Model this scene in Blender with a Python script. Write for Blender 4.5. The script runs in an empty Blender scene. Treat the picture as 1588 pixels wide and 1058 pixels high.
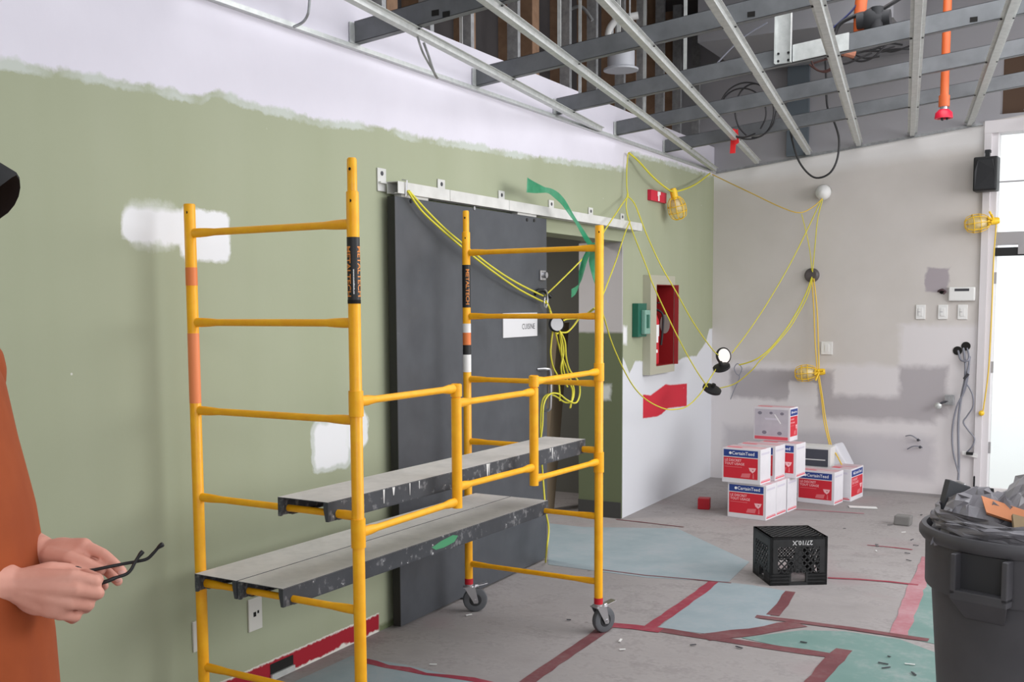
import bpy, bmesh, math, random
from mathutils import Vector, Matrix

# ------------------------------------------------------------------ camera
FPX, PPX, PPY = 1665.234, 751.997, 621.655
YAW, PITCH, ROLL = math.radians(29.27499), math.radians(-5.07211), math.radians(-0.39806)
CAM = Vector((2.9554, -2.8679, 1.57837))
def _basis():
    cy, sy = math.cos(YAW), math.sin(YAW)
    f = Vector((-sy * math.cos(PITCH), cy * math.cos(PITCH), math.sin(PITCH)))
    r = Vector((cy, sy, 0)); u = r.cross(f)
    r2 = r * math.cos(ROLL) + u * math.sin(ROLL)
    return r2, r2.cross(f), f
CR, CU, CF = _basis()
scn = bpy.context.scene
col = scn.collection
cam_d = bpy.data.cameras.new('camera'); cam = bpy.data.objects.new('camera', cam_d); col.objects.link(cam)
M3 = Matrix((CR, CU, -CF)).transposed()
cam.matrix_world = Matrix.Translation(CAM) @ M3.to_4x4()
cam_d.sensor_fit = 'HORIZONTAL'; cam_d.sensor_width = 36.0
cam_d.lens = FPX / 1588 * 36; cam_d.shift_x = (794 - PPX) / 1588; cam_d.shift_y = (PPY - 529) / 1588
cam_d.clip_start = 0.05; cam_d.clip_end = 200
scn.camera = cam

# ------------------------------------------------------------------ world, light, exposure
world = bpy.data.worlds.new('world'); scn.world = world; world.use_nodes = True
bg = world.node_tree.nodes['Background']
bg.inputs[0].default_value = (0.93, 0.96, 1.0, 1); bg.inputs[1].default_value = 1.5
scn.view_settings.view_transform = 'Standard'; scn.view_settings.look = 'None'
scn.view_settings.exposure = 0.0; scn.view_settings.gamma = 1.0
scn.view_settings.use_curve_mapping = False
def area(name, loc, rot, sx, sy, power, color=(1, 1, 1)):
    l = bpy.data.lights.new(name, 'AREA'); l.shape = 'RECTANGLE'; l.size = sx; l.size_y = sy
    l.energy = power; l.color = color
    o = bpy.data.objects.new(name, l); o.location = loc; o.rotation_euler = rot; col.objects.link(o)
    return o
R90 = math.pi / 2
# daylight entering by the window wall behind the camera, by the window wall on the right, by the glass door
area('window_light_front', (5.2, -5.25, 3.2), (R90 - .25, 0, .3), 2.2, 1.3, 60, (1.0, 0.985, 0.99))
area('window_light_right', (6.35, 3.8, 2.6), (R90 - .25, 0, R90), 5.2, 2.2, 240, (1.0, 0.985, 0.99))
area('overhead_fill', (3.0, 2.6, 4.06), (0, 0, 0), 3.0, 3.8, 110, (1.0, 0.985, 1.0))  # added overhead fill to lift floor and plank tops, no roof light known

area('inner_room_fill', (-1.4, 3.4, 2.55), (0, 0, 0), .6, .6, 36, (1.0, 0.95, 0.9))  # added fill that keeps the room behind the sliding door from going black

# ------------------------------------------------------------------ pixel helpers: a point of the picture put on a real plane of the room
def ray(x, y): return CF + CR * ((x - PPX) / FPX) - CU * ((y - PPY) / FPX)
def at(x, y, ax, v):
    d = ray(x, y); return CAM + d * ((v - CAM[ax]) / d[ax])
def atd(x, y, depth): return CAM + ray(x, y) * depth
WX = lambda x, y, n=0.0: at(x, y, 0, n)            # on the left wall, n in front of it
FL = lambda x, y, h=0.0: at(x, y, 2, h)            # on the floor
BK, BS = 6.61, 0.07                                # back wall: y = BK - BS*x
BANG = -math.atan(BS)
def BW(x, y, n=0.0):
    d = ray(x, y); t = (BK - BS * CAM.x - n * 1.00245 - CAM.y) / (d.y + BS * d.x); return CAM + d * t
CZ, CK = 2.74, 0.1                                 # sloping ceiling frame: z = CZ + CK*x
def CE(x, y, up=0.0):
    d = ray(x, y); t = (CZ + up + CK * CAM.x - CAM.z) / (d.z - CK * d.x); return CAM + d * t

# ------------------------------------------------------------------ materials
def lin(c): return tuple(((v / 255) / 12.92 if v / 255 <= 0.04045 else ((v / 255 + 0.055) / 1.055) ** 2.4) for v in c) + (1.0,)
class NX:
    """tiny expression builder on top of shader math nodes"""
    def __init__(s, nt, sock): s.nt, s.k = nt, sock
    @staticmethod
    def m(nt, op, *a, clamp=False):
        n = nt.nodes.new('ShaderNodeMath'); n.operation = op; n.use_clamp = clamp
        for i, v in enumerate(a):
            if isinstance(v, NX): nt.links.new(v.k, n.inputs[i])
            else: n.inputs[i].default_value = v
        return NX(nt, n.outputs[0])
    def __add__(s, o): return NX.m(s.nt, 'ADD', s, o)
    __radd__ = __add__
    def __sub__(s, o): return NX.m(s.nt, 'SUBTRACT', s, o)
    def __rsub__(s, o): return NX.m(s.nt, 'SUBTRACT', o, s)
    def __mul__(s, o): return NX.m(s.nt, 'MULTIPLY', s, o)
    __rmul__ = __mul__
    def min(s, o): return NX.m(s.nt, 'MINIMUM', s, o)
    def max(s, o): return NX.m(s.nt, 'MAXIMUM', s, o)
    def abs(s): return NX.m(s.nt, 'ABSOLUTE', s)
    def step(s, soft): return NX.m(s.nt, 'MULTIPLY_ADD', s, 1.0 / soft, 0.5, clamp=True)
class Mat:
    def __init__(s, name, color=(200, 200, 200), rough=0.6, metal=0.0, spec=0.5):
        s.m = bpy.data.materials.new(name); s.m.use_nodes = True; s.nt = s.m.node_tree
        s.b = s.nt.nodes['Principled BSDF']
        s.b.inputs['Base Color'].default_value = lin(color); s.b.inputs['Roughness'].default_value = rough
        s.b.inputs['Metallic'].default_value = metal; s.b.inputs['Specular IOR Level'].default_value = spec
        s._p = None
    def pos(s):
        if s._p is None:
            g = s.nt.nodes.new('ShaderNodeNewGeometry'); x = s.nt.nodes.new('ShaderNodeSeparateXYZ')
            s.nt.links.new(g.outputs['Position'], x.inputs[0])
            s._p = tuple(NX(s.nt, x.outputs[i]) for i in range(3)); s._pv = g.outputs['Position']
        return s._p
    def noise(s, scale=5.0, detail=4.0, stretch=None, obj=False, rough=0.55):
        n = s.nt.nodes.new('ShaderNodeTexNoise'); n.inputs['Scale'].default_value = scale; n.inputs['Detail'].default_value = detail
        n.inputs['Roughness'].default_value = rough
        if obj:
            t = s.nt.nodes.new('ShaderNodeTexCoord'); src = t.outputs['Object']
        else:
            s.pos(); src = s._pv
        if stretch:
            mp = s.nt.nodes.new('ShaderNodeMapping'); mp.inputs['Scale'].default_value = stretch
            s.nt.links.new(src, mp.inputs[0]); src = mp.outputs[0]
        s.nt.links.new(src, n.inputs['Vector'])
        return NX(s.nt, n.outputs[0])
    def curve(s, x, pts, x0, x1, y0, y1):
        n = s.nt.nodes.new('ShaderNodeFloatCurve')
        t = NX.m(s.nt, 'MULTIPLY_ADD', x, 1 / (x1 - x0), -x0 / (x1 - x0), clamp=True)
        s.nt.links.new(t.k, n.inputs['Value'])
        c = n.mapping.curves[0]
        pp = sorted(((a - x0) / (x1 - x0), (b - y0) / (y1 - y0)) for a, b in pts)
        c.points[0].location = pp[0]; c.points[1].location = pp[-1]
        for p in pp[1:-1]: c.points.new(*p)
        for p in c.points: p.handle_type = 'VECTOR'
        n.mapping.use_clip = False; n.mapping.update()
        return NX(s.nt, n.outputs[0]) * (y1 - y0) + y0
    def mix(s, a, b, f):
        n = s.nt.nodes.new('ShaderNodeMix'); n.data_type = 'RGBA'
        for v, i in ((a, 6), (b, 7)):
            if isinstance(v, tuple): n.inputs[i].default_value = lin(v) if len(v) == 3 else v
            else: s.nt.links.new(v, n.inputs[i])
        if isinstance(f, NX): s.nt.links.new(f.k, n.inputs[0])
        else: n.inputs[0].default_value = f
        return n.outputs[2]
    def color(s, sock): s.nt.links.new(sock, s.b.inputs['Base Color']); return s
    def bump(s, h, strength=0.3, dist=0.01):
        n = s.nt.nodes.new('ShaderNodeBump'); n.inputs['Strength'].default_value = strength; n.inputs['Distance'].default_value = dist
        s.nt.links.new(h.k, n.inputs['Height']); s.nt.links.new(n.outputs[0], s.b.inputs['Normal']); return s
    def rough(s, nx): s.nt.links.new(nx.k, s.b.inputs['Roughness']); return s
def plain(name, c, rough=0.6, metal=0.0, c2=None, scale=12.0, spec=0.5, bump=0.0):
    m = Mat(name, c, rough, metal, spec)
    if c2:
        n = m.noise(scale, 4, obj=True); m.color(m.mix(c, c2, ((n - 0.5) * 1.0).step(0.35)))
        if bump: m.bump(n, bump, 0.004)
    return m.m
def boxmask(u, v, u0, u1, v0, v1, soft): return (u - u0).min(u1 - u).min(v - v0).min(v1 - v).step(soft)

# ------------------------------------------------------------------ mesh helpers
class MB:
    def __init__(s): s.v, s.f = [], []
    def add(s, vs, fs):
        o = len(s.v); s.v += [tuple(p) for p in vs]; s.f += [tuple(i + o for i in q) for q in fs]; return s
    def box(s, a, b):
        x0, y0, z0 = a; x1, y1, z1 = b
        return s.add([(x0, y0, z0), (x1, y0, z0), (x1, y1, z0), (x0, y1, z0), (x0, y0, z1), (x1, y0, z1), (x1, y1, z1), (x0, y1, z1)],
                     [(0, 3, 2, 1), (4, 5, 6, 7), (0, 1, 5, 4), (1, 2, 6, 5), (2, 3, 7, 6), (3, 0, 4, 7)])
    def obox(s, c, ax, ay, az):
        """box from centre and three half-axis vectors"""
        c, ax, ay, az = Vector(c), Vector(ax), Vector(ay), Vector(az)
        vs = [c + ax * i + ay * j + az * k for k in (-1, 1) for i, j in ((-1, -1), (1, -1), (1, 1), (-1, 1))]
        return s.add(vs, [(0, 3, 2, 1), (4, 5, 6, 7), (0, 1, 5, 4), (1, 2, 6, 5), (2, 3, 7, 6), (3, 0, 4, 7)])
    def prism(s, poly, off):
        """polygon (list of 3d points) extruded by vector off"""
        n = len(poly); off = Vector(off); a = [Vector(p) for p in poly]
        return s.add(a + [p + off for p in a], [tuple(range(n))[::-1], tuple(range(n, 2 * n))] + [(i, (i + 1) % n, (i + 1) % n + n, i + n) for i in range(n)])
    def tube(s, path, r, n=8, cap=True, flat=None):
        """tube along a path; r is a number or one per point"""
        P = [Vector(p) for p in path]; m = len(P)
        rs = r if isinstance(r, (list, tuple)) else [r] * m
        T = []
        for i in range(m):
            t = (P[min(i + 1, m - 1)] - P[max(i - 1, 0)]); T.append(t.normalized() if t.length > 1e-9 else Vector((0, 0, 1)))
        ref = Vector((0, 0, 1)) if abs(T[0].z) < 0.9 else Vector((1, 0, 0))
        a = T[0].cross(ref).normalized(); vs = []
        for i in range(m):
            a = (a - T[i] * a.dot(T[i])); a = a.normalized() if a.length > 1e-6 else T[i].orthogonal().normalized()
            b = T[i].cross(a)
            k = rs[i] if not isinstance(rs[i], tuple) else None
            ra, rb = rs[i] if k is None else (k, k)
            for j in range(n):
                q = 2 * math.pi * j / n; vs.append(P[i] + a * (math.cos(q) * ra) + b * (math.sin(q) * rb))
        fs = [(i * n + j, i * n + (j + 1) % n, (i + 1) * n + (j + 1) % n, (i + 1) * n + j) for i in range(m - 1) for j in range(n)]
        if cap: fs += [tuple(range(n))[::-1], tuple(range((m - 1) * n, m * n))]
        return s.add(vs, fs)
    def cyl(s, a, b, r, n=16, r2=None): return s.tube([a, b], [r, r if r2 is None else r2], n)
    def lathe(s, prof, c=(0, 0, 0), n=24, axis='z', closed=False):
        vs = []
        for (r, h) in prof:
            for j in range(n):
                q = 2 * math.pi * j / n; x, y = r * math.cos(q), r * math.sin(q)
                p = (x, y, h) if axis == 'z' else ((h, x, y) if axis == 'x' else (y, h, x))
                vs.append((c[0] + p[0], c[1] + p[1], c[2] + p[2]))
        m = len(prof)
        fs = [(i * n + j, i * n + (j + 1) % n, (i + 1) * n + (j + 1) % n, (i + 1) * n + j) for i in range(m - 1) for j in range(n)]
        if closed: fs += [((m - 1) * n + j, (m - 1) * n + (j + 1) % n, (j + 1) % n, j) for j in range(n)]
        else:
            if prof[0][0] > 1e-4: fs.append(tuple(range(n))[::-1])
            if prof[-1][0] > 1e-4: fs.append(tuple(range((m - 1) * n, m * n)))
        return s.add(vs, fs)
    def ball(s, c, r, n=12, sc=(1, 1, 1)):
        prof = [(r * math.sin(math.pi * i / (n // 2 + 2)), -r * math.cos(math.pi * i / (n // 2 + 2))) for i in range(n // 2 + 3)]
        t = MB().lathe([(max(a, 1e-5), b) for a, b in prof], n=n)
        return s.add([(c[0] + x * sc[0], c[1] + y * sc[1], c[2] + z * sc[2]) for x, y, z in t.v], t.f)
    def move(s, mat): s.v = [tuple(mat @ Vector(p)) for p in s.v]; return s
    def build(s, name, mat, parent=None, smooth=None, bevel=0.0, **tags):
        me = bpy.data.meshes.new(name); me.from_pydata(s.v, [], s.f); me.update()
        bm = bmesh.new(); bm.from_mesh(me); bmesh.ops.recalc_face_normals(bm, faces=bm.faces)
        if bevel: bmesh.ops.bevel(bm, geom=[e for e in bm.edges if len(e.link_faces) == 2 and e.calc_face_angle(0) > 0.6], offset=bevel, segments=2, profile=0.6, affect='EDGES', clamp_overlap=True)
        bm.to_mesh(me); bm.free()
        me.materials.append(mat)
        if smooth is not None: me.shade_smooth(); me.set_sharp_from_angle(angle=math.radians(smooth))
        o = bpy.data.objects.new(name, me); col.objects.link(o)
        if parent is not None: o.parent = parent
        tag(o, **tags)
        return o
def tag(o, label=None, cat=None, group=None, kind=None):
    if label: o['label'] = label
    if cat: o['category'] = cat
    if group: o['group'] = group
    if kind: o['kind'] = kind
    return o
def thing(name, label=None, cat=None, group=None, loc=(0, 0, 0), rz=0.0, kind=None):
    o = bpy.data.objects.new(name, None); o.empty_display_size = 0.1; col.objects.link(o)
    o.location = loc; o.rotation_euler = (0, 0, rz); return tag(o, label, cat, group, kind)
def text_mb(txt, size, align='CENTER', bold=0.0):
    c = bpy.data.curves.new('t', 'FONT'); c.body = txt; c.size = size; c.align_x = align; c.align_y = 'CENTER'; c.offset = bold
    c.resolution_u = 2
    o = bpy.data.objects.new('t', c); col.objects.link(o); dg = bpy.context.evaluated_depsgraph_get()
    me = bpy.data.meshes.new_from_object(o.evaluated_get(dg))
    mb = MB(); mb.v = [tuple(v.co) for v in me.vertices]; mb.f = [tuple(p.vertices) for p in me.polygons]
    bpy.data.objects.remove(o); bpy.data.curves.remove(c); bpy.data.meshes.remove(me)
    return mb
def text_on(txt, size, origin, right, up, mat, name, parent, bold=0.0, align='CENTER', off=0.0008):
    right, up = Vector(right).normalized(), Vector(up).normalized(); n = right.cross(up)
    t = text_mb(txt, size, align, bold); o = Vector(origin) + n * off
    t.v = [tuple(o + right * x + up * y + n * z) for x, y, z in t.v]
    return t.build(name, mat, parent)
def smoothpath(pts, k=6):
    P = [Vector(p) for p in pts]
    if len(P) < 3: return P
    out = []
    for i in range(len(P) - 1):
        a, b, c, d = P[max(i - 1, 0)], P[i], P[i + 1], P[min(i + 2, len(P) - 1)]
        for j in range(k):
            t = j / k; t2, t3 = t * t, t * t * t
            out.append(0.5 * ((2 * b) + (c - a) * t + (2 * a - 5 * b + 4 * c - d) * t2 + (3 * b - a - 3 * c + d) * t3))
    return out + [P[-1]]

# ------------------------------------------------------------------ shared materials
M = {}
# left wall paint: olive green, bare joint compound above and at the foot, patches, torn red base strip
def wall_left_mat():
    m = Mat('left_wall_paint', rough=0.75, spec=0.25); x, y, z = m.pos()
    n1 = m.noise(3.0, 5) - 0.5; n2 = m.noise(14.0, 4) - 0.5; n3 = m.noise(45.0, 3) - 0.5
    band = m.noise(2.2, 3, stretch=(1, 1, 0.06)) - 0.5
    green = m.mix((155, 161, 134), (165, 170, 146), (band * 2.2 + n1 * 0.5).step(1.4))
    white = m.mix((214, 211, 221), (220, 217, 227), (n1 * 2).step(1))
    line = m.curve(y, [(-3.5, 2.30), (-.64, 2.333), (-.40, 2.349), (-.18, 2.353), (.03, 2.367), (.19, 2.355), (.29, 2.402), (.55, 2.386), (.97, 2.381), (1.41, 2.423),
                       (1.69, 2.415), (2.34, 2.444), (2.8, 2.456), (4.53, 2.555), (4.56, 2.687), (4.77, 2.687), (5.62, 2.698), (6.6, 2.71)], -3.5, 6.6, 2.2, 2.8)
    h = z - line + n2 * 0.05 + n3 * 0.02
    c = m.mix(green, (190, 196, 188), (h + 0.02).step(0.012) * (n1 * 3 + 0.1).step(0.5))
    c = m.mix(c, white, (h - 0.012 - n1 * 0.07).step(0.018))
    # bare white foot of the wall past the opening
    low = m.curve(y, [(4.4, 1.22), (4.48, 1.19), (4.6, 1.07), (4.72, 1.155), (4.92, 1.14), (5.58, 1.09), (5.83, 1.13), (6.17, 1.13), (6.43, 1.24), (6.52, 1.35), (6.6, 1.36)], 4.4, 6.6, 1.0, 1.4)
    lowm = (low - z + n2 * 0.03).step(0.015) * (y - 4.46).step(0.01)
    c = m.mix(c, (214, 216, 221), lowm)
    c = m.mix(c, (228, 229, 230), boxmask(y + n2 * 0.03, z + n2 * 0.04, 4.47, 4.55, 1.29, 1.42, 0.03))
    # red rectangle left from a removed sign
    hi = m.curve(y, [(4.88, .89), (5.05, .87), (5.39, .935), (5.5, .92), (5.92, .905)], 4.88, 5.92, .6, 1.0)
    lo = m.curve(y, [(4.88, .705), (5.2, .69), (5.3, .70), (5.45, .735), (5.92, .712)], 4.88, 5.92, .6, 1.0)
    redm = (hi - z).min(z - lo).min(y - 4.885).min(5.92 - y)
    c = m.mix(c, (201, 46, 62), (redm + n3 * 0.01).step(0.01))
    # joint compound patches
    def patch(y0, y1, z0, z1, r):
        cy, cz, hy, hz = (y0 + y1) / 2, (z0 + z1) / 2, (y1 - y0) / 2 - r, (z1 - z0) / 2 - r
        dy = ((y + n2 * 0.05 - cy).abs() - hy).max(0.0); dz = ((z + n2 * 0.05 - cz).abs() - hz).max(0.0)
        d = NX.m(m.nt, 'SQRT', dy * dy + dz * dz)
        return r - d
    p1 = patch(-.19, .36, 1.80, 1.945, .06); p2 = patch(-.17, .10, 1.79, 1.96, .07)
    c = m.mix(c, (196, 201, 191), (p2 + n3 * 0.03).step(0.03) * 0.8); c = m.mix(c, (228, 229, 231), (p1 - 0.012 + n2 * 0.02).step(0.02))
    p3 = patch(.10, .36, 1.755, 1.95, .03); c = m.mix(c, (228, 229, 231), p3.step(0.015))
    p4 = patch(.85, 1.13, .845, 1.07, .05); p5 = patch(1.10, 1.27, .92, 1.09, .05)
    c = m.mix(c, (198, 203, 196), (p4 + 0.01).step(0.012)); c = m.mix(c, (230, 231, 233), (p4 - 0.015).step(0.015))
    c = m.mix(c, (226, 228, 228), p5.step(0.015))
    # torn red strip where the base moulding was
    e = n3 * 0.02 + n2 * 0.012
    strip = (y - -1.2).min(1.335 - y)
    c = m.mix(c, (226, 222, 214), ((0.093 - z + e * 0.5).min(strip)).step(0.006))
    c = m.mix(c, (160, 32, 46), ((0.086 - z + e).min(strip).min(z - 0.012 + n2 * 0.06)).step(0.008))
    c = m.mix(c, (110, 118, 88), ((0.03 - z + e).min(y - 1.335)).step(0.02) * (4.4 - y).step(0.1))
    # small chips
    v = m.nt.nodes.new('ShaderNodeTexVoronoi'); v.inputs['Scale'].default_value = 5.0; m.nt.links.new(m._pv, v.inputs['Vector'])
    c = m.mix(c, (225, 225, 220), (0.022 - NX(m.nt, v.outputs['Distance'])).step(0.012) * (n1 * 4).step(0.6))
    m.color(c); m.bump(n2 + n3 * 0.4, 0.12, 0.004)
    return m.m
M['wall_left'] = wall_left_mat()
def wall_back_mat():
    m = Mat('back_wall_compound', rough=0.8, spec=0.2); x, y, z = m.pos()
    n1 = m.noise(2.0, 5) - 0.5; n2 = m.noise(9.0, 4) - 0.5
    base = m.mix((200, 195, 190), (210, 205, 201), (n1 * 2).step(1))
    c = base
    u, w = x + n2 * 0.10, z + n2 * 0.07
    top = z - (2.62 + 0.075 * x) + n2 * 0.05
    c = m.mix(c, (222, 220, 219), top.step(0.10) * (CZ + 0.1 * x - z).step(0.01))
    c = m.mix(c, (218, 214, 215), (1.06 - w).step(0.05))                                   # lighter lower half
    c = m.mix(c, (218, 214, 215), boxmask(u, w, 1.62, 2.3, 1.0, 1.40, 0.05))
    c = m.mix(c, (176, 171, 174), boxmask(u, w, .18, 1.08, .74, 1.0, 0.04))                # old paint band
    c = m.mix(c, (176, 171, 174), boxmask(u, w, .95, 1.9, .60, .80, 0.06))
    c = m.mix(c, (176, 171, 174), boxmask(u, w, 1.62, 1.98, .66, 1.06, 0.05))
    c = m.mix(c, (220, 217, 218), boxmask(u, w, .70, .96, .70, .90, 0.02))
    c = m.mix(c, (190, 186, 190), boxmask(u, w, .12, 1.9, .14, .48, 0.08) * 0.8)
    c = m.mix(c, (168, 160, 165), boxmask(u * 1.0, w, 1.80, 1.98, 1.66, 1.85, 0.02))       # unpainted square
    c = m.mix(c, (164, 163, 167), (z - (CZ + 0.1 * x) - 0.012).step(0.008))                   # bare grey board above the ceiling line
    m.color(c); m.bump(n2, 0.1, 0.004); return m.m
M['wall_back'] = wall_back_mat()
def floor_mat():
    m = Mat('dusty_floor_paper', rough=0.8, spec=0.25); x, y, z = m.pos()
    n1 = m.noise(1.3, 5) - 0.5; n2 = m.noise(5.0, 6, stretch=(1.0, 1.3, 1.0), rough=0.65) - 0.5; n3 = m.noise(40.0, 4) - 0.5
    c = m.mix((142, 137, 136), (165, 160, 159), (n1 * 1.6 + n2 * 1.2).step(1.1))
    c = m.mix(c, (104, 98, 98), (n2 * 1.4 + n3 * 0.7 + n1 * .6 - 0.2).step(0.4) * 0.6)
    c = m.mix(c, (176, 171, 171), (n3 * 1.2 + n2 - 0.3).step(0.15) * 0.6)
    c = m.mix(c, (150, 132, 134), (m.noise(0.9, 3) - 0.62).step(0.1) * 0.6)
    v = m.nt.nodes.new('ShaderNodeTexVoronoi'); v.inputs['Scale'].default_value = 3.2; m.nt.links.new(m._pv, v.inputs['Vector'])
    c = m.mix(c, (100, 92, 90), (0.035 - NX(m.nt, v.outputs['Distance'])).step(0.02) * 0.6)
    m.color(c); m.bump(n2 + n3 * 0.3, 0.25, 0.01); return m.m
M['floor'] = floor_mat()
def dusty(name, c, c2, rough=0.7, dust=(190, 188, 186), amt=0.35):
    m = Mat(name, rough=rough, spec=0.3); n1 = m.noise(4, 5) - 0.5; n2 = m.noise(30, 4) - 0.5
    k = m.mix(c, c2, (n1 * 2).step(1)); k = m.mix(k, dust, (n1 + n2 * 0.8 + amt - 0.5).step(0.5) * 0.7)
    m.color(k); return m.m
M['teal'] = dusty('teal_floor_sheet', (104, 134, 128), (120, 146, 141), amt=0.25, dust=(158, 160, 160))
M['tealb'] = dusty('pale_blue_floor_sheet', (136, 151, 156), (152, 164, 170), amt=0.3, dust=(160, 162, 166))
M['tape'] = dusty('red_tape', (132, 52, 66), (160, 60, 76), dust=(150, 120, 122), amt=0.3)
M['tapedark'] = dusty('dirty_red_tape', (98, 58, 62), (124, 72, 76), dust=(120, 105, 104), amt=0.3)
M['tapepink'] = dusty('dusty_red_tape', (160, 104, 112), (176, 122, 130), dust=(176, 152, 155), amt=0.4)
def yellow_mat():
    m = Mat('yellow_enamel', rough=0.38, spec=0.5); n = m.noise(25, 4, obj=True) - 0.5; n2 = m.noise(90, 3, obj=True) - 0.5
    c = m.mix((246, 170, 12), (252, 184, 22), (n * 3).step(1)); c = m.mix(c, (120, 80, 20), (n + n2 - 0.46).step(0.05))
    m.color(c); m.rough(n * 0.25 + 0.4); return m.m
M['yellow'] = yellow_mat()
M['hole'] = plain('dark_hole', (22, 20, 18), 0.9)
M['black'] = plain('black_plastic', (26, 27, 29), 0.5)
M['blacksat'] = plain('black_rubber', (38, 39, 42), 0.7)
M['galv'] = plain('galvanised_steel', (150, 152, 154), 0.5, 0.55, (176, 178, 180), 30)
M['galvlight'] = plain('bright_galvanised_steel', (196, 200, 198), 0.45, 0.45, (214, 217, 215), 25)
M['steel'] = plain('zinc_steel', (200, 200, 203), 0.28, 0.9)
M['white'] = plain('white_plastic', (228, 228, 226), 0.45)
M['rail'] = plain('white_rail_enamel', (214, 214, 210), 0.5, 0.0, (200, 200, 196), 10)
M['red'] = plain('red_enamel', (196, 28, 44), 0.5)
M['reddark'] = plain('dark_red_enamel', (140, 18, 22), 0.5)
M['cream'] = plain('cream_enamel', (176, 174, 156), 0.5)
M['green'] = plain('green_plastic', (24, 96, 78), 0.45)
M['clear'] = plain('pale_cover', (128, 170, 156), 0.25)
M['orange_label'] = plain('orange_label', (232, 128, 66), 0.5)
M['salmon'] = plain('salmon_label', (240, 140, 88), 0.5)
M['text_orange'] = plain('orange_print', (226, 140, 60), 0.5)
M['text_white'] = plain('white_print', (238, 238, 238), 0.5)
M['text_dark'] = plain('dark_print', (60, 60, 66), 0.6)
M['text_grey'] = plain('grey_print', (128, 124, 138), 0.6)
M['cord'] = plain('yellow_cord', (205, 200, 62), 0.5, 0.0, (222, 210, 60), 3)
M['cordw'] = plain('warm_yellow_cord', (226, 190, 70), 0.5)
M['cable'] = plain('black_cable', (44, 44, 46), 0.6)
M['greycable'] = plain('grey_cable', (128, 130, 140), 0.5)
M['ribbon'] = plain('green_ribbon', (30, 124, 82), 0.4, 0.0, (48, 140, 100), 20)
M['pipe'] = plain('orange_pipe', (206, 98, 48), 0.45)
M['dstud'] = plain('rough_timber', (124, 96, 74), 0.85, 0.0, (142, 112, 88), 14)
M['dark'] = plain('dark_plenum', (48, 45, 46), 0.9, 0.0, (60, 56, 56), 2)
M['grey_up'] = plain('grey_deck', (120, 118, 120), 0.85)
M['dark_room'] = plain('grey_room_paint', (104, 104, 98), 0.8)
M['concrete'] = plain('plain_plaster', (132, 130, 128), 0.85)
M['olive'] = plain('olive_paint', (92, 98, 72), 0.7)

# ------------------------------------------------------------------ THE SETTING
def holes_wall(y0, y1, z0, z1, holes, xa, xb):
    ys = sorted({y0, y1} | {h[0] for h in holes} | {h[1] for h in holes}); zs = sorted({z0, z1} | {h[2] for h in holes} | {h[3] for h in holes})
    mb = MB()
    for a, b in zip(ys, ys[1:]):
        run = None
        for c, d in zip(zs, zs[1:]):
            hole = any(h[0] <= (a + b) / 2 <= h[1] and h[2] <= (c + d) / 2 <= h[3] for h in holes)
            if not hole:
                if run and abs(run[1] - c) < 1e-9: run = (run[0], d)
                else:
                    if run: mb.box((xa, a, run[0]), (xb, b, run[1]))
                    run = (c, d)
        if run: mb.box((xa, a, run[0]), (xb, b, run[1]))
    return mb
CABY0, CABY1, CABZ0, CABZ1 = 5.00, 5.40, 1.10, 1.73
wl = holes_wall(-5.4, 6.62, 0, 2.965, [(2.9, 4.47, 0, 2.03), (CABY0, CABY1, CABZ0, CABZ1)], -0.20, 0.0)
wall_left = wl.build('wall_left', M['wall_left'], kind='structure')
MB().box((-2.6, -5.4, -0.1), (6.6, 6.95, 0)).build('floor', M['floor'], kind='structure')
# upper open framing of the left wall
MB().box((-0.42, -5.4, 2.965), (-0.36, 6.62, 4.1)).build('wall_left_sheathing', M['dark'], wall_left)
rnd = random.Random(3)
studw = MB().box((-0.36, -0.05, 2.965), (-0.24, 0.05, 4.1)); s0 = None
for i, yy in enumerate([0.1, 0.75, 1.32, 1.9, 2.2, 2.75, 3.3, 3.55, 4.05, 4.5, 4.95, 5.4, 5.85, 6.3]):
    if s0 is None: s0 = studw.build('timber_stud', M['dstud'], wall_left); o = s0
    else: o = s0.copy(); col.objects.link(o); o.parent = wall_left
    o.location = (rnd.uniform(-0.03, 0.0), yy, 0)
g0 = None
for i, yy in enumerate([0.45, 1.1, 1.62, 2.05, 2.5, 3.05, 3.8, 4.3, 4.75, 5.2, 5.65, 6.1, 6.5]):
    if g0 is None:
        g0 = MB().box((-0.19, -0.018, 2.965), (-0.12, -0.016, 4.1)).box((-0.12, -0.018, 2.965), (-0.118, 0.018, 4.1)).build('metal_stud', M['galv'], wall_left); o = g0
    else: o = g0.copy(); col.objects.link(o); o.parent = wall_left
    o.location = (rnd.uniform(-0.02, 0.02), yy, 0)
# back wall, with the doorway to the glass door
wb = MB()
def bwp(u, n, z): return Vector((u, BK - BS * u, 0)) + Vector((-math.sin(-BANG), -math.cos(BANG), 0)) * n + Vector((0, 0, z))
def bwbox(mb, u0, u1, n0, n1, z0, z1):
    return mb.add([bwp(u, n, z) for z in (z0, z1) for u, n in ((u0, n0), (u1, n0), (u1, n1), (u0, n1))], [(0, 3, 2, 1), (4, 5, 6, 7), (0, 1, 5, 4), (1, 2, 6, 5), (2, 3, 7, 6), (3, 0, 4, 7)])
DU0, DU1, DH = 2.205, 3.30, 2.955
bwbox(wb, -0.6, DU0, -0.2, 0, 0, 4.1); bwbox(wb, DU0, DU1, -0.2, 0, DH + 0.02, 3.02); bwbox(wb, DU0 + .6, DU1, -0.2, 0, 3.02, 4.1); bwbox(wb, DU1, 6.6, -0.2, 0, 0, 4.1); bwbox(wb, DU0, DU0 + .1, -0.2, 0, 3.02, 4.1)
bwbox(wb, DU0 + .1, DU0 + .6, -0.2, 0, 3.5, 4.1)
wall_back = wb.build('wall_back', M['wall_back'], kind='structure')
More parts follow.
